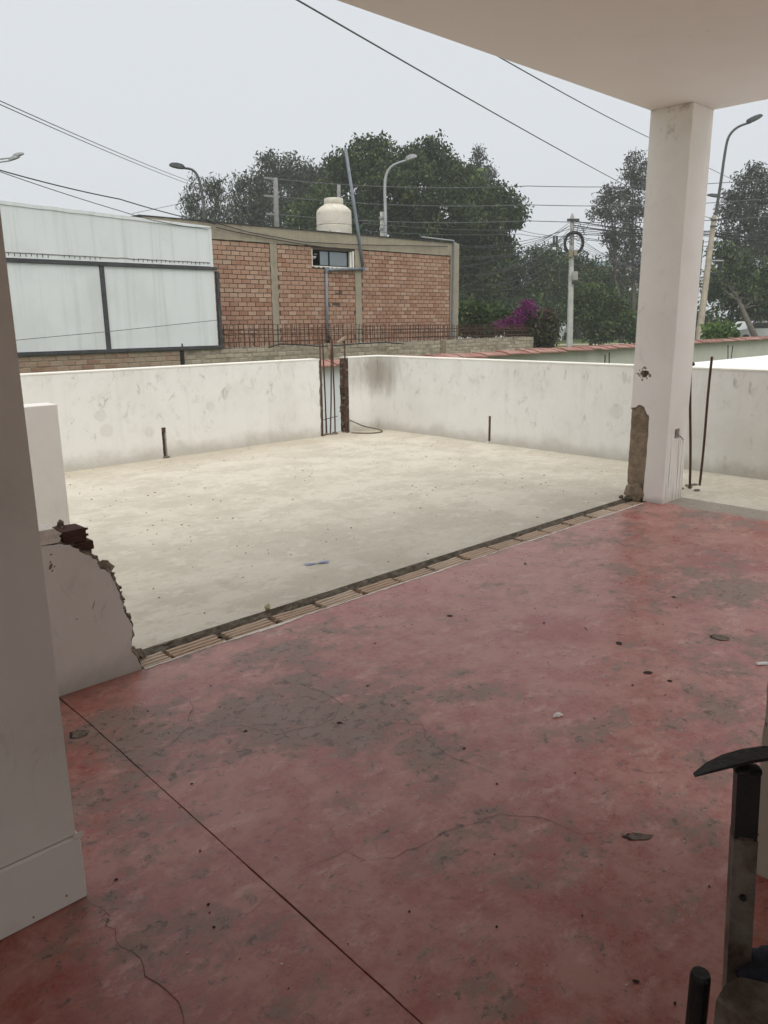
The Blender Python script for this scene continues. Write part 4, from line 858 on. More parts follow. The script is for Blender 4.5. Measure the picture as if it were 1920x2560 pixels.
# plumbing on the wall
dp = empty('drain_pipe', label='bent grey-blue plastic pipe rising past the window above the roof', category='pipe')
MB().tube([(13.49, YB - .05, .55), (13.53, YB - .05, 2.53)], .038, 10).build('pipe', MAT['pvc'], dp, smooth=True)
MB().tube([(13.50, YB - .05, 2.56), (14.83, YB - .05, 2.635)], .038, 10).build('pipe', MAT['pvc'], dp, smooth=True)
MB().tube([(14.83, YB - .05, 2.62), (14.67, YB - .05, 3.52), (14.27, YB - .05, 5.58)], .042, 10).build('pipe', MAT['pvc'], dp, smooth=True)
for q in ((13.53, YB - .05, 2.56), (14.83, YB - .05, 2.635)): MB().lathe((q[0], q[1], q[2] - .06), [(.048, 0), (.05, .03), (.05, .09), (.046, .12)], 12).build('elbow', MAT['pvc'], dp)
MB().lump((13.47, YB - .12, .82), .09, 4, (.8, .7, 1.3), 2, .5).build('valve', MAT['rust_dark'], dp)
d2 = empty('conduit_pipe', label='thin grey conduit on the right corner column of the brick building', category='pipe')
MB().tube([(18.48, YB - .06, .55), (18.50, YB - .06, 3.56)], .028, 8).build('pipe', MAT['pvc'], d2); MB().tube([(18.50, YB - .06, 3.56), (17.1, YB - .05, 3.585)], .022, 8).build('pipe', MAT['lamp'], d2)
for i, (pts) in enumerate(([(540, 590), (580, 600), (640, 612), (740, 630), (880, 650)], [(510, 548), (620, 580), (760, 605), (900, 612), (1120, 616)])):
    MB().tube([on(px, py - 22 if i == 0 else py, 1, YB - .06) for px, py in pts], .010, 5).build('wall_cable', MAT['wire'], label=('upper', 'lower')[1 - i] + ' of two dark cables slung across the concrete beam of the brick building', category='cable', group='cables along the beam')
# water tank
tk = empty('water_tank', label='stained beige plastic water tank on the brick building roof', category='water tank')
tb = MB().lathe((14.895, 17.5, 3.515), [(.47, 0), (.49, .02), (.49, .30), (.48, .31), (.48, .33), (.49, .34), (.485, .64), (.47, .72), (.39, .80), (.29, .86), (.26, .88)], 48); o = tb.build('tank_body', MAT['tank'], tk); smooth_auto(o)
o = MB().lathe((14.895, 17.5, 4.395), [(.26, 0), (.27, .02), (.265, .13), (.25, .16), (.001, .18)], 40).build('tank_lid', MAT['tank'], tk); smooth_auto(o)
d_ = (Vector((0, 0, 0)) - Vector((14.895, 17.5, 0))).normalized(); t_ = Vector((-d_.y, d_.x, 0)); c = Vector((14.895, 17.5, 3.62)) + d_ * .494
MB().obox(c - t_ * -.10, t_, d_, (0, 0, 1), .055, .003, .035).build('label_sticker', MAT['white'], tk)
for k_ in range(4): MB().obox(c - t_ * -.10 + d_ * .0042 + t_ * (-.03 + k_ * .02), t_, d_, (0, 0, 1), .007, .001, .010).build('label_print', MAT['wire_grey'], tk)

# ================================================================== POLES, LAMPS, WIRES
def arc(p0, p1, p2, n=10):
    p0, p1, p2 = Vector(p0), Vector(p1), Vector(p2); return [p0 * (1 - t) ** 2 + p1 * 2 * t * (1 - t) + p2 * t * t for t in [i / n for i in range(n + 1)]]
def lamp_head(mb, p, d, L=.75, Wd=.16, H=.14):
    d = Vector(d).normalized(); s_ = d.cross(Vector((0, 0, 1))).normalized(); u_ = s_.cross(d); vs = []
    for a, w_, h in ((0, .35, .5), (.12, .75, .9), (.45, 1, 1), (.8, .85, .8), (1, .4, .4)):
        q = p + d * (a * L)
        vs += [q - s_ * Wd * w_ - u_ * .02, q - s_ * Wd * w_ * .75 + u_ * H * h, q + s_ * Wd * w_ * .75 + u_ * H * h, q + s_ * Wd * w_ - u_ * .02, q - u_ * H * .45 * w_]
    mb.add(vs, [(i * 5 + k, i * 5 + (k + 1) % 5, i * 5 + 5 + (k + 1) % 5, i * 5 + 5 + k) for i in range(4) for k in range(5)] + [(0, 1, 2, 3, 4), (20, 21, 22, 23, 24)]); return mb
def street_lamp(label, pxs, d, r0, r1, mat, head_px, L, stub=None):
    e_ = empty('street_lamp', label=label, category='street lamp')
    pts = [at(px, py, d) for px, py in pxs]; b0 = pts[0]; foot_ = Vector((b0.x, b0.y, GZ)); pts = [foot_] + pts
    fine = []
    for i in range(len(pts) - 1):
        a, b, c_, q = [pts[max(0, min(len(pts) - 1, i + k))] for k in (-1, 0, 1, 2)]
        for t in (0, .33, .66): fine.append(0.5 * ((2 * b) + (c_ - a) * t + (2 * a - 5 * b + 4 * c_ - q) * t * t + (3 * b - a - 3 * c_ + q) * t ** 3))
    fine.append(pts[-1]); N = len(fine)
    MB().tube(fine, [r0 + (r1 - r0) * i / (N - 1) for i in range(N)], 8).build('lamp_post', mat, e_, smooth=True)
    hp_ = [at(px, py, d) for px, py in head_px]; dr = hp_[1] - hp_[0]
    lamp_head(MB(), hp_[0], dr, dr.length if not L else L, .19, .17).build('lamp_head', mat, e_)
    if stub:
        a = at(*stub[0], d + .2); MB().tube([(a.x, a.y, GZ), a], [.17, .13], 10).build('concrete_stub', MAT['pole'], e_, smooth=True)
        for z_ in (-.3, -.75, -1.3): MB().lathe((a.x, a.y, a.z + z_), [(.17, 0), (.175, .05), (.17, .1)], 10).build('clamp', MAT['lamp'], e_)
    return e_
street_lamp('dark street lamp arching left above the white shed', [(513, 560), (508, 510), (503, 470), (494, 440), (480, 424), (458, 420)], 35, .075, .05, MAT['lamp_dark'], [(461, 421), (424, 414)], 0)
street_lamp('grey street lamp arching right in front of the big tree', [(964, 590), (963, 520), (962, 470), (965, 440), (977, 418), (1000, 406), (1022, 401)], 34, .075, .05, MAT['lamp'], [(1014, 402), (1042, 392)], 0, [(957, 530)])
street_lamp('tall dark curved street lamp right of the column', [(1742, 840), (1778, 600), (1800, 470), (1812, 385), (1822, 342), (1844, 318), (1876, 306)], 36.4, .085, .05, MAT['lamp_dark'], [(1868, 308), (1905, 290)], 0)
street_lamp('small dark street lamp head half hidden behind the column', [(1850, 560), (1846, 520), (1835, 500), (1800, 494)], 58, .08, .05, MAT['lamp_dark'], [(1800, 493), (1768, 488)], 0)
dl = empty('street_lamp', label='twin headed grey street lamp at the far left edge', category='street lamp')
a = at(-60, 560, 48); b = at(-60, 402, 48); MB().tube([(a.x, a.y, GZ), a, b], [.1, .09, .07], 8).build('lamp_post', MAT['lamp'], dl)
for e0, e1 in (((-20, 400), (34, 394)), ((-20, 408), (24, 402))):
    MB().tube([b, at(-20, e0[1], 48), at(e1[0], e1[1], 48)], .045, 6).build('lamp_arm', MAT['lamp'], dl)
    lamp_head(MB(), at(e1[0] - 1, e1[1], 48), at(58, e1[1] - 9, 48) - at(34, e1[1], 48), .7, .17, .15).build('lamp_head', MAT['lamp'], dl)
# utility pole with the cable coil
up = empty('utility_pole', label='grey concrete utility pole with a black cable coil, left of the column', category='utility pole')
D_U = 39.0; ptop = at(1431, 533, D_U); pbot = at(1424.5, 868, D_U); pbot = Vector((pbot.x, pbot.y, GZ))
o = MB().tube([pbot, pbot.lerp(ptop, .97), ptop], [.165, .105, .03], 8).build('pole', MAT['pole'], up); smooth_auto(o)
cc = at(1433, 610, D_U) ; ring = []
for k_ in range(7):
    rr = .41 + .018 * k_; MB().tube([cc + RT * (rr * math.cos(t) * .98) + Vector((0, 0, rr * 1.08 * math.sin(t))) - FW * (.14 + .02 * (k_ % 3)) for t in [i * 2 * math.pi / 28 for i in range(29)]], .022, 6, False).build('cable_coil', MAT['wire'], up)
sx = (RT * 1.0).normalized()
MB().obox(at(1431, 553, D_U) - FW * .16, sx, FW, Vector((0, 0, 1)), .30, .05, .05).build('cross_bracket', MAT['grey_metal'], up)
for px, py, w_, h_, mt in ((1423, 638, .09, .17, 'wood'), (1436, 636, .08, .13, 'pole_tan'), (1435, 693, .13, .20, 'pole')): MB().obox(at(px, py, D_U) - FW * .2, sx, FW, Vector((0, 0, 1)), w_, .08, h_).build('junction_box', MAT[mt], up)
MB().lump(at(1431, 710, D_U) - FW * .2, .10, 3, (1, .6, .9), 1, .5).build('insulator', MAT['wire'], up)
lc = at(1388, 604, D_U - .3)
for s_ in (-.07, .07): MB().obox(lc + RT * s_, RT, FW, Vector((0, 0, 1)), .05, .04, .24).build('splice_box', MAT['grey_metal'], up)
# leaning pole right of the column
lp = empty('utility_pole', label='leaning tan concrete pole with a cable coil, right of the column', category='utility pole')
a = at(1747, 845, 36); b = at(1786, 540, 36); a2 = a + (a - b) * .12
o = MB().tube([a2, a, b], [.165, .16, .11], 10).build('pole', MAT['pole_tan'], lp); smooth_auto(o)
for py in (552, 568): q = at(1785 - (py - 545) * .13, py, 36); MB().obox(q - FW * .12, RT, FW, UP, .16, .04, .03).build('clamp', MAT['grey_metal'], lp)
cc = at(1785, 668, 36.2)
for k_ in range(4): MB().tube([cc + RT * ((.26 + .03 * k_) * math.cos(t)) + UP * ((.30 + .03 * k_) * math.sin(t)) for t in [i * 2 * math.pi / 20 for i in range(21)]], .024, 6, False).build('cable_coil', MAT['wire'], lp)
MB().obox(at(1792, 652, 36), RT, FW, UP, .3, .05, .03).build('coil_bracket', MAT['lamp'], lp)
q0 = at(1757, 600, 36); q1 = at(1737, 800, 36); MB().tube([q0, q0.lerp(q1, .5), q1], .05, 6).build('cable_run', MAT['wire'], lp)
# power pole with three cross-arms and a plain one
pp = empty('power_pole', label='pale concrete power pole with three cross-arms behind the brick building', category='power pole')
a = at(692, 570, 44); b = at(689, 446, 44); MB().tube([(a.x, a.y, GZ), a, b], [.2, .15, .13], 10).build('pole', MAT['pole_grey'], pp, smooth=True)
for py0, py1, x0 in ((445, 450, 661), (490, 493, 661), (535, 538, 666)):
    p_, q_ = at(x0, py0, 44), at(694, py1, 44); c = (p_ + q_) / 2; MB().obox(c, q_ - p_, FW, (q_ - p_).cross(FW), (q_ - p_).length / 2, .07, .06).build('cross_arm', MAT['pole_grey'], pp)
a = at(848, 590, 46); b = at(847, 462, 46); MB().tube([(a.x, a.y, GZ), a, b], [.17, .13, .11], 10).build('power_pole', MAT['pole_grey'], smooth=True, label='plain concrete pole showing above the water tank', category='power pole')
a = at(807, 540, 30); b = at(808, 466, 30); MB().tube([(a.x, a.y, 3.5), a, b], .018, 6).build('antenna_rod', MAT['wire'], label='thin black rod standing left of the water tank lid', category='rod')

def wire(label, pts, r, mat='wire', sag=0.0, group=None, n=14, name='wire'):
    P_ = [at(*p) if len(p) == 3 else Vector(p[0]) for p in pts]; fine = []
    for a, b in zip(P_, P_[1:]):
        for i in range(n): t = i / n; fine.append(a.lerp(b, t) - Vector((0, 0, sag * 4 * t * (1 - t))))
    fine.append(P_[-1]); tg = dict(label=label, category='wire')
    if group: tg['group'] = group
    return MB().tube(fine, r, 5).build(name, MAT[mat], **tg)
wire('long grey cable crossing the sky down to the leaning pole', [(700, -25, 9), (1605, 484, 33), (1786, 548, 36)], .012, 'wire_grey', .06)
wire('upper right sky cable passing behind the column top', [(1240, 138, 14), (1640, 352, 30), (1900, 480, 44)], .012, 'wire_grey', .05)
wire('upper of the twin wires descending from the left edge', [(-40, 234, 16), (500, 462, 40), (600, 495, 48)], .011, 'wire_grey', .08, 'twin wires at left')
wire('lower of the twin wires descending from the left edge', [(-40, 243, 16), (495, 468, 40), (595, 500, 48)], .011, 'wire_grey', .08, 'twin wires at left')
wire('thick black cable from the left edge to the brick building roof', [(-40, 414, 13), (300, 498, 15.2), (540, 560, 17.5)], .011, 'wire', .03)
wire('thin black cable drooping onto the white shed top', [(-40, 415, 13), (300, 527, 15.0), (430, 560, 16.0), (530, 570, 16.6)], .007, 'wire', .02)
wire('thin wire strung across the lower white shed panels', [(tuple(on(-10, 855, 1, 15.15)),), (tuple(on(280, 828, 1, 15.15)),), (tuple(on(545, 800, 1, 15.15)),)], .006, 'wire_grey', .0)
wire('short thin wire above the right end of the white shed', [(330, 534, 40), (470, 505, 42)], .012, 'wire_grey', .0)
for k_, (y0, y1, y2, nm) in enumerate(((448, 465, 456, 'top'), (491, 512, 505, 'middle'), (536, 552, 550, 'bottom'))):
    wire(nm + ' power line running right from the three-armed pole', [(690, y0, 44), (1320, y1, 46), (1960, y2 - 12, 52)], .022, 'wire_grey', .25, 'power lines')
for k_, (y0, y1) in enumerate(((556, 575), (575, 585))): wire(('upper', 'lower')[k_] + ' low wire crossing the tree right of the water tank', [(905, y0 + 2, 33), (1300, y1, 38), (1428, 590, 39)], .012, 'wire_grey', .1, 'low wires')
for k_ in range(16):
    y0 = 606 + k_ * 8.5 + random.uniform(-3, 3); e_ = at(1424 + random.uniform(-4, 0), 556 + (k_ % 6) * 7, D_U - .2)
    wire('thin black service wire fanning from the coil pole to the brick building', [(1128, y0, 25.5 + random.uniform(-.5, 1)), (1424, 556 + (k_ % 7) * 8 + (30 if k_ > 11 else 0), D_U - .2)], random.choice((.009, .012, .016)), 'wire', random.uniform(.15, .75), 'service wires')
for k_ in range(9):
    y0 = 552 + k_ * 5.5; wire('black cable bundle strand running right from the coil pole', [(1434, y0, D_U - .2), (1775, 578 + (k_ % 4) * 4 + (26 if k_ > 6 else 0), 36.3), (1960, 585 + (k_ % 4) * 5, 35)], random.choice((.014, .02, .026)), 'wire', random.uniform(.02, .2), 'cable bundle')
for k_ in range(5): wire('thin wire slanting down right of the coil pole', [(1440, 590 + k_ * 8, D_U - .2), (1540 + k_ * 26, 655 + k_ * 8, 45 + k_ * 4)], .010, 'wire_grey', .02, 'slanting wires')
mb = MB()
for i in range(26):
    p_ = at(1436 + random.uniform(-14, 26), 575 + random.uniform(-18, 38), D_U - .3); q_ = p_ + Vector((random.gauss(0, .35), random.gauss(0, .2), random.gauss(0, .3))); mid_ = (p_ + q_) / 2 + Vector((random.gauss(0, .1), 0, -.15)); mb.tube(arc(p_, mid_, q_, 6), .012, 4)
o = mb.build('cable_tangle', MAT['wire'], up); o['kind'] = 'stuff'

# ================================================================== TREES AND BUSHES
def leaves_mesh(name, centers, per, spread, size, asp, droop, mat, tint_c, seed, tint_var=.22):
    """many small rhombic leaves in sprays round the clump centres"""
    g = np.random.default_rng(seed); C_ = np.repeat(np.asarray(centers), per, axis=0); N = len(C_)
    off = np.clip(g.normal(0, 1, (N, 3)), -1.5, 1.5) * np.asarray(spread) * .92; pos = C_ + off
    d = g.normal(0, 1, (N, 3)); d[:, 2] -= droop; d /= np.linalg.norm(d, axis=1)[:, None]
    s_ = np.cross(d, g.normal(0, 1, (N, 3))); s_ /= np.linalg.norm(s_, axis=1)[:, None] + 1e-9
    L = size * 1.0 * g.uniform(.6, 1.35, N)[:, None]; W = L * asp * 1.15
    v = np.empty((N, 4, 3)); v[:, 0] = pos; v[:, 1] = pos + d * L * .45 + s_ * W * .5; v[:, 2] = pos + d * L; v[:, 3] = pos + d * L * .45 - s_ * W * .5
    me = bpy.data.meshes.new(name); me.vertices.add(N * 4); me.vertices.foreach_set('co', v.reshape(-1).astype(np.float32))
    me.loops.add(N * 4); me.loops.foreach_set('vertex_index', np.arange(N * 4, dtype=np.int32))
    me.polygons.add(N); me.polygons.foreach_set('loop_start', np.arange(0, N * 4, 4, dtype=np.int32)); me.polygons.foreach_set('loop_total', np.full(N, 4, dtype=np.int32))
    t = np.clip(np.repeat(np.repeat(np.asarray(tint_c), per) + g.normal(0, tint_var, N), 4), 0, 1)
    a_ = me.attributes.new('tint', 'FLOAT', 'POINT'); a_.data.foreach_set('value', t.astype(np.float32)); me.update(); me.materials.append(mat); return me
def tree(name, label, base, lobes, d, mat, leaf=.24, asp=.38, droop=.6, per=34, dens=1.0, spread=.34, trunk_r=.25, seed=1, group=None, twigs=True, bark='bark', trunk_px=None, flat=1.0):
    """lobes: (px, py, rx_px, ry_px[, depth shift, tint]) crowns measured on the photograph"""
    g = np.random.default_rng(seed); e_ = empty(name, label=label, category='tree' if 'tree' in name else 'bush')
    if group: e_['group'] = group
    cs = []; ts = []; ctr = []
    rt = np.array(Vector((RT.x, RT.y, 0)).normalized()); fwh = np.array(Vector((FW.x, FW.y, 0)).normalized())
    for L_ in lobes:
        px, py, rx, ry = L_[:4]; dd = d + (L_[4] if len(L_) > 4 else 0); tn = L_[5] if len(L_) > 5 else .42
        c = np.array(at(px, py, dd)); rx_, ry_ = rx * dd / FPX, ry * dd / FPX; ctr.append((Vector(c), rx_, ry_))
        n = max(8, int(dens * 4.6 * (rx_ * ry_ + rx_ * rx_ * .5) / (spread * 1.7) ** 2))
        u_ = g.normal(0, 1, (n, 3)); u_ /= np.linalg.norm(u_, axis=1)[:, None]; rad = g.uniform(.45, 1.0, n) ** .5 * (1 + .11 * g.normal(0, 1, n))
        p_ = c + (u_[:, :1] * rad[:, None] * rx_) * rt + (u_[:, 1:2] * rad[:, None] * rx_ * .85) * fwh + u_[:, 2:] * rad[:, None] * np.array([0, 0, ry_])
        cs.append(p_); ts.append(np.clip(tn + g.normal(0, .24, n), 0, 1))
    cs = np.concatenate(cs); ts = np.concatenate(ts)
    keep = cs[:, 2] > GZ + .25; cs = cs[keep]; ts = ts[keep]
    put(leaves_mesh('crown', cs, int(per * 1.75), (spread, spread, spread * flat), leaf, asp, droop, mat, ts, seed + 5), 'crown', e_)
    b = Vector((base[0], base[1], GZ)); mb = MB()
    top_ = max(ctr, key=lambda q: q[0].z); low = min(ctr, key=lambda q: q[0].z - q[2]); H = top_[0].z - GZ
    fork = b.lerp(Vector((top_[0].x, top_[0].y, GZ + H * .55)), 1.0); fork = Vector((b.x + (top_[0].x - b.x) * .4, b.y + (top_[0].y - b.y) * .4, GZ + H * .42))
    mb.tube([b, b.lerp(fork, .5) + Vector((g.normal(0, .12), g.normal(0, .12), 0)), fork, fork.lerp(top_[0], .6) + Vector((g.normal(0, .2), 0, 0)), top_[0]], [trunk_r, trunk_r * .85, trunk_r * .7, trunk_r * .38, trunk_r * .12], 8)
    for (c, rx_, ry_) in ctr:
        s0 = fork.lerp(top_[0], g.uniform(0, .35)) if c.z > fork.z else b.lerp(fork, g.uniform(.5, 1)); m_ = s0.lerp(c, .5) + Vector((g.normal(0, .25), g.normal(0, .25), -.15)); mb.tube(arc(s0, m_, c, 5), [trunk_r * (.36 - .05 * i) for i in range(6)], 5)
        if twigs:
            for k_ in range(5):
                q = c + Vector((g.normal(0, .55) * rx_, g.normal(0, .55) * rx_, g.normal(0, .55) * ry_)); mb.tube(arc(c, (c + q) / 2 + Vector((0, 0, .2)), q, 3), [trunk_r * .10, trunk_r * .08, trunk_r * .06, trunk_r * .03], 4)
    o = mb.build('trunk', MAT[bark], e_, smooth=True); return e_
def gb(px, d): q = at(px, 850, d); return (q.x, q.y)
G1 = 'trees beyond the brick building'
tree('eucalyptus_tree', 'wispy drooping tree above the right end of the white shed', gb(520, 56), [(500, 470, 34, 30), (525, 505, 48, 45), (478, 530, 24, 36), (545, 455, 18, 16), (560, 540, 30, 40), (510, 560, 50, 30), (470, 510, 14, 20)], 56, MAT['leaf_euc'], .34, .22, 1.6, 17, .75, .34, .2, 3, G1)
tree('eucalyptus_tree', 'dark rounded tree between the wispy tree and the power pole', gb(620, 58), [(598, 468, 26, 22), (622, 500, 44, 42), (628, 455, 20, 15), (590, 525, 26, 30), (650, 520, 34, 44), (615, 555, 50, 26)], 58, MAT['leaf_euc'], .30, .3, 1.0, 24, .9, .34, .22, 4, G1)
tree('eucalyptus_tree', 'tall grey-green tree behind the power pole cross-arms', gb(700, 63), [(686, 395, 22, 20), (664, 415, 28, 24), (718, 402, 20, 18), (690, 440, 44, 34), (664, 470, 26, 36), (725, 450, 30, 36), (700, 500, 44, 36), (690, 548, 52, 36)], 63, MAT['leaf_euc'], .32, .3, 1.1, 22, .85, .36, .25, 5, G1)
tree('eucalyptus_tree', 'dense grey-green tree left of the tilted pipe top', gb(770, 62), [(765, 425, 26, 20), (800, 428, 28, 22), (750, 460, 34, 30), (790, 470, 48, 36), (825, 455, 26, 30), (745, 510, 40, 30), (790, 520, 46, 40)], 62, MAT['leaf_euc'], .30, .34, .9, 28, 1.0, .36, .25, 6, G1)
tree('leafy_tree', 'brighter green low tree just left of the water tank', gb(790, 50), [(775, 520, 28, 34, 0, .6), (745, 550, 30, 28, 0, .5), (800, 490, 20, 26, 0, .65), (800, 555, 36, 40, 0, .5), (830, 480, 20, 20, 0, .55)], 50, MAT['leaf_mid'], .26, .4, .7, 34, 1.1, .34, .2, 7, G1)
BIG = [(840, 412, 22, 22), (880, 420, 40, 36), (925, 385, 38, 30, 0, .5), (965, 390, 36, 32), (905, 470, 56, 50), (975, 440, 50, 46, -1), (1020, 385, 36, 30), (1055, 400, 34, 40), (1085, 372, 26, 24, 0, .35), (1100, 415, 40, 40), (1040, 460, 60, 50, -2), (1120, 450, 44, 36), (1165, 455, 44, 28, -1, .55), (1205, 480, 44, 34, -1, .62), (1240, 500, 40, 30, 0, .55), (1275, 525, 30, 30), (1250, 560, 44, 40), (1190, 540, 60, 46, -2, .5), (1110, 530, 66, 56, -2), (1020, 550, 60, 50), (930, 545, 60, 46), (880, 545, 34, 40), (1160, 610, 66, 50), (1240, 620, 40, 36), (1100, 640, 80, 56), (1200, 680, 60, 50), (1290, 545, 18, 24)]
tree('ficus_tree', 'huge dark green tree towering behind the brick building', gb(1060, 52), BIG, 50, MAT['leaf_ficus'], .27, .42, 1.0, 44, 1.1, .36, .5, 8, G1)
tree('casuarina_tree', 'thin pointed tree top rising behind the right side of the big tree', gb(1190, 60), [(1195, 385, 10, 14), (1200, 410, 18, 16), (1180, 425, 16, 12), (1225, 435, 14, 14), (1195, 450, 30, 20), (1130, 415, 14, 20)], 60, MAT['leaf_grey'], .28, .25, .4, 22, 1.0, .28, .15, 9, G1)
G2 = 'trees of the park'
tree('park_tree', 'dark feathery tree mass right of the brick building', gb(1270, 60), [(1180, 700, 60, 60), (1250, 690, 60, 56), (1320, 700, 60, 56), (1290, 650, 24, 24), (1350, 655, 34, 26), (1380, 690, 50, 60), (1180, 770, 60, 40), (1260, 760, 70, 50), (1340, 770, 60, 46), (1395, 760, 36, 44)], 60, MAT['leaf_ficus'], .30, .34, .6, 36, 1.0, .4, .3, 10, G2)
tree('park_tree', 'dark feathery trees behind the coil pole', gb(1450, 66), [(1370, 640, 26, 22), (1400, 665, 40, 30), (1440, 670, 34, 34), (1470, 700, 44, 44), (1440, 730, 60, 50), (1520, 730, 50, 50), (1500, 690, 26, 26), (1570, 740, 36, 50), (1420, 790, 50, 40), (1540, 790, 60, 44)], 66, MAT['leaf_ficus'], .32, .34, .6, 34, 1.0, .42, .3, 11, G2)
tree('casuarina_tree', 'tall sparse tree just left of the column', gb(1580, 58), [(1585, 400, 20, 18), (1600, 430, 26, 22), (1570, 440, 18, 16), (1590, 470, 30, 24), (1560, 500, 26, 22), (1600, 520, 30, 26), (1570, 555, 26, 22), (1590, 600, 34, 30), (1560, 640, 22, 26), (1600, 680, 28, 30)], 58, MAT['leaf_grey'], .26, .3, .2, 26, .8, .28, .17, 12, G2)
tree('casuarina_tree', 'sparse layered tree between the coil pole and the column', gb(1552, 55), [(1520, 480, 22, 14), (1505, 505, 24, 16), (1535, 500, 22, 16), (1500, 540, 28, 18), (1535, 545, 26, 20), (1550, 590, 28, 20), (1525, 600, 18, 14), (1545, 640, 24, 22), (1560, 690, 20, 26)], 55, MAT['leaf_grey'], .25, .3, .2, 26, .75, .27, .16, 13, G2)
tree('park_tree', 'small round light green tree right of the coil pole', gb(1475, 44), [(1465, 745, 34, 26, 0, .6), (1500, 765, 44, 36, 0, .5), (1450, 780, 30, 36, 0, .5), (1545, 790, 40, 36, 0, .55), (1510, 815, 46, 30), (1570, 825, 30, 24, 0, .6)], 44, MAT['leaf_mid'], .20, .45, .6, 40, 1.25, .26, .12, 14, G2)
tree('casuarina_tree', 'tall grey misty tree at the right edge beyond the lamp', gb(1860, 54), [(1890, 430, 18, 14), (1865, 460, 26, 20), (1905, 460, 24, 20), (1835, 490, 18, 14), (1875, 500, 34, 24), (1920, 500, 28, 30), (1815, 530, 20, 18), (1850, 550, 36, 30), (1900, 560, 40, 34), (1815, 590, 28, 26), (1870, 620, 50, 34), (1930, 620, 40, 40), (1960, 560, 40, 40)], 54, MAT['leaf_grey'], .27, .3, .2, 34, .95, .32, .2, 15, G2)
tree('park_tree', 'dark shady trees at the right edge behind the leaning pole', gb(1900, 46), [(1800, 660, 34, 40), (1840, 680, 40, 44), (1890, 680, 46, 46), (1940, 690, 46, 46), (1810, 730, 34, 40), (1860, 740, 50, 44), (1920, 750, 46, 46), (1785, 700, 26, 40), (1985, 740, 50, 60)], 48, MAT['leaf_ficus'], .26, .38, .8, 36, 1.1, .34, .2, 16, G2)
tree('park_tree', 'pale trunked tree at the right edge under the shady crowns', gb(1904, 40), [(1935, 690, 36, 30), (1980, 660, 40, 36)], 40, MAT['leaf_ficus'], .24, .4, .7, 30, .9, .3, .13, 17, G2)
tree('leafy_bush', 'bright broad-leaved bush at the foot of the leaning pole', gb(1800, 28), [(1780, 835, 18, 12, 0, .6), (1805, 828, 20, 14, 0, .6), (1825, 836, 14, 10)], 28, MAT['leaf_bright'], .22, .5, .5, 24, 1.3, .14, .04, 18)
tree('hedge_bush', 'green hedge behind the rebar cage right of the brick building', gb(1180, 29), [(1150, 790, 24, 20, 0, .6), (1190, 785, 30, 24, 0, .55), (1225, 790, 30, 22, 0, .5), (1260, 800, 26, 20), (1160, 815, 30, 14), (1220, 820, 40, 14)], 29, MAT['leaf_mid'], .15, .5, .5, 44, 1.5, .16, .05, 19)
tree('bougainvillea_bush', 'dull green and maroon bougainvillea bush left of the coil pole', gb(1335, 26), [(1320, 800, 30, 30, 0, .6), (1350, 815, 28, 30, 0, .5), (1310, 840, 34, 24), (1360, 845, 24, 24), (1280, 820, 26, 18), (1375, 815, 12, 26, 0, .3)], 26, MAT['bloom_dull'], .13, .5, .5, 44, 1.6, .14, .05, 20)
e_ = [o for o in bpy.data.objects if o.name.startswith('bougainvillea_bush')][0]
cs = []
for px, py, rx, ry, n in ((1315, 772, 20, 12, 15), (1302, 786, 16, 10, 10), (1270, 808, 18, 7, 9), (1250, 812, 8, 5, 4), (1322, 758, 8, 5, 4), (1300, 810, 12, 6, 5)):
    for i in range(n): cs.append(at(px + random.gauss(0, rx * .5), py + random.gauss(0, ry * .5), 25.4 + random.uniform(-.3, .2)))
put(leaves_mesh('blossom', [tuple(c) for c in cs], 26, .085, .085, .7, .1, MAT['bloom'], [.5 + random.gauss(0, .2) for _ in cs], 77), 'blossom', e_)

tree('undergrowth_bush', 'dark undergrowth under the shady trees at the right edge', gb(1880, 58), [(1770 + i * 32, 805 + 8 * (i % 3), 34, 30, (i % 3) * 2) for i in range(8)], 58, MAT['leaf_ficus'], .3, .4, .6, 30, .9, .4, .05, 31, G2)
tree('undergrowth_bush', 'dark undergrowth under the trees behind the coil pole', gb(1500, 74), [(1380 + i * 32, 790 + 6 * (i % 3), 30, 26, (i % 3) * 2) for i in range(8)], 74, MAT['leaf_ficus'], .32, .4, .6, 26, .9, .42, .05, 32, G2)
tree('undergrowth_bush', 'dark undergrowth beneath the big tree behind the hedge', gb(1200, 56), [(1140 + i * 34, 780 + 6 * (i % 3), 34, 34, (i % 3) * 2) for i in range(7)], 56, MAT['leaf_ficus'], .3, .4, .6, 30, .9, .4, .05, 33, G2)
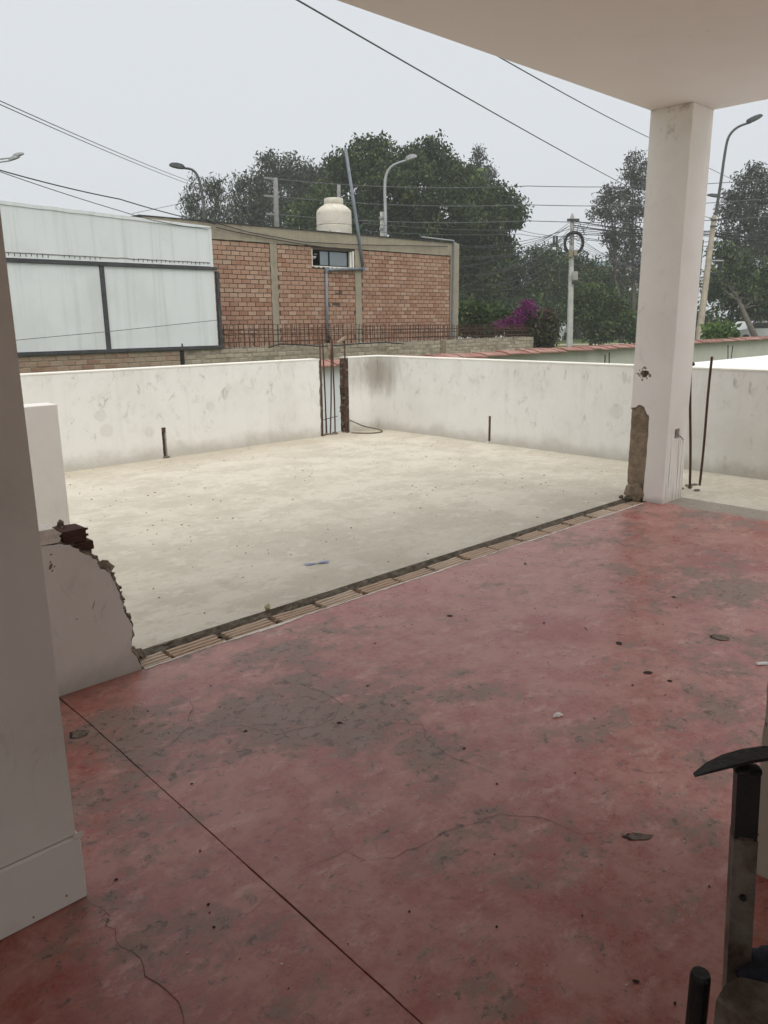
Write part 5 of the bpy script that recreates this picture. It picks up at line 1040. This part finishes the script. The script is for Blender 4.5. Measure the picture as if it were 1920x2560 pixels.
# ================================================================== FAR THINGS
wh = MB(); a = at(1150, 800, 33); b = at(1275, 800, 34); MB().obox(Vector(((a.x + b.x) / 2, (a.y + b.y) / 2, .35)), b - a, (b - a).cross(Vector((0, 0, 1))), (0, 0, 1), 1.3, .1, .85).build('white_fence_wall', MAT['white'], label='white garden wall glimpsed behind the rebar cage and hedge', category='wall')
hs = empty('white_house', label='small white house corner glimpsed left of the coil pole', category='house')
a = at(1398, 795, 62); MB().box(a.x - .2, a.x + .2, a.y - .2, a.y + .2, GZ, 2.1).build('pillar', MAT['white'], hs); MB().box(a.x - 2.4, a.x - .25, a.y + .3, a.y + .5, GZ, 2.0).build('wall', simple('brown_gate', (.12, .07, .055), .8), hs); MB().box(a.x - 2.6, a.x + .3, a.y - .3, a.y + 2, 2.101, 2.35).build('roof', MAT['white'], hs)
def car(label, px, py, d, ang):
    e_ = empty('parked_car', label=label, category='car'); p = at(px, py, d); e_.location = (p.x, p.y, GZ); e_.rotation_euler = (0, 0, ang)
    prof = [(-2.1, .35), (-2.12, .7), (-1.9, .9), (-1.3, .95), (-.7, 1.42), (.6, 1.45), (1.3, 1.0), (2.0, .85), (2.12, .55), (2.05, .3)]
    MB().prism([(x, -.82, z) for x, z in prof], (0, 1.64, 0)).build('body', MAT['car_white'], e_)
    for s_ in (-.824, .824):
        MB().prism([(-1.05, s_, .98), (-.65, s_, 1.34), (.5, s_, 1.36), (1.05, s_, 1.0)], (0, .004 if s_ > 0 else -.004, 0)).build('window', MAT['car_glass'], e_)
        for x_ in (-1.3, 1.3): MB().tube([(x_, s_ - .09, .31), (x_, s_ + .03, .31)], .31, 16).build('wheel', MAT['wire'], e_)
    return e_
car('white car parked under the trees left of the coil pole', 1400, 825, 66, .3)
car('white car parked under the dark trees at the right edge', 1885, 822, 52, -.5)
fb = empty('far_building', label='distant pinkish building with a pale blue roof behind the sparse trees', category='building')
a = at(1530, 700, 118); e0 = Vector((RT.x, RT.y, 0)).normalized(); e1 = Vector((FW.x, FW.y, 0)).normalized(); zt = at(1530, 672, 118).z
MB().obox(Vector((a.x, a.y, (zt + GZ) / 2)), e0, e1, (0, 0, 1), 7.5, 5, (zt - GZ) / 2).build('wall', MAT['far_wall'], fb)
MB().prism([Vector((a.x, a.y, zt)) + e0 * u_ - e1 * 5.3 + Vector((0, 0, h)) for u_, h in ((-8, .05), (-1, 1.0), (7.6, 1.9), (8.2, .05))], e1 * 10.6).build('roof', MAT['far_roof'], fb)
for k_ in range(3):
    MB().obox(Vector((a.x, a.y, zt - 1.0 - k_ * 2.2)) - e1 * 5.06, e0, e1, (0, 0, 1), 7.6, .08, .22).build('floor_band', MAT['white'], fb)
    for j in range(6): MB().obox(Vector((a.x, a.y, zt - 2.0 - k_ * 2.2)) - e1 * 5.02 + e0 * (-6 + j * 2.4), e0, e1, (0, 0, 1), .6, .05, .55).build('window', MAT['car_glass'], fb)

# ------------------------------------------------------------------ the misty air
hz = bpy.data.materials.new('misty_air'); hz.use_nodes = True; ht = hz.node_tree; ht.nodes.clear()
hv = ht.nodes.new('ShaderNodeVolumePrincipled'); ho = ht.nodes.new('ShaderNodeOutputMaterial'); ht.links.new(hv.outputs[0], ho.inputs['Volume'])
hv.inputs['Color'].default_value = (0.93, 0.95, 0.97, 1); hv.inputs['Density'].default_value = 0.0013
m = MB(); m.box(-385, 385, -385, 385, GZ - 1.0, 17.0); m.build('haze', hz, kind='stuff')
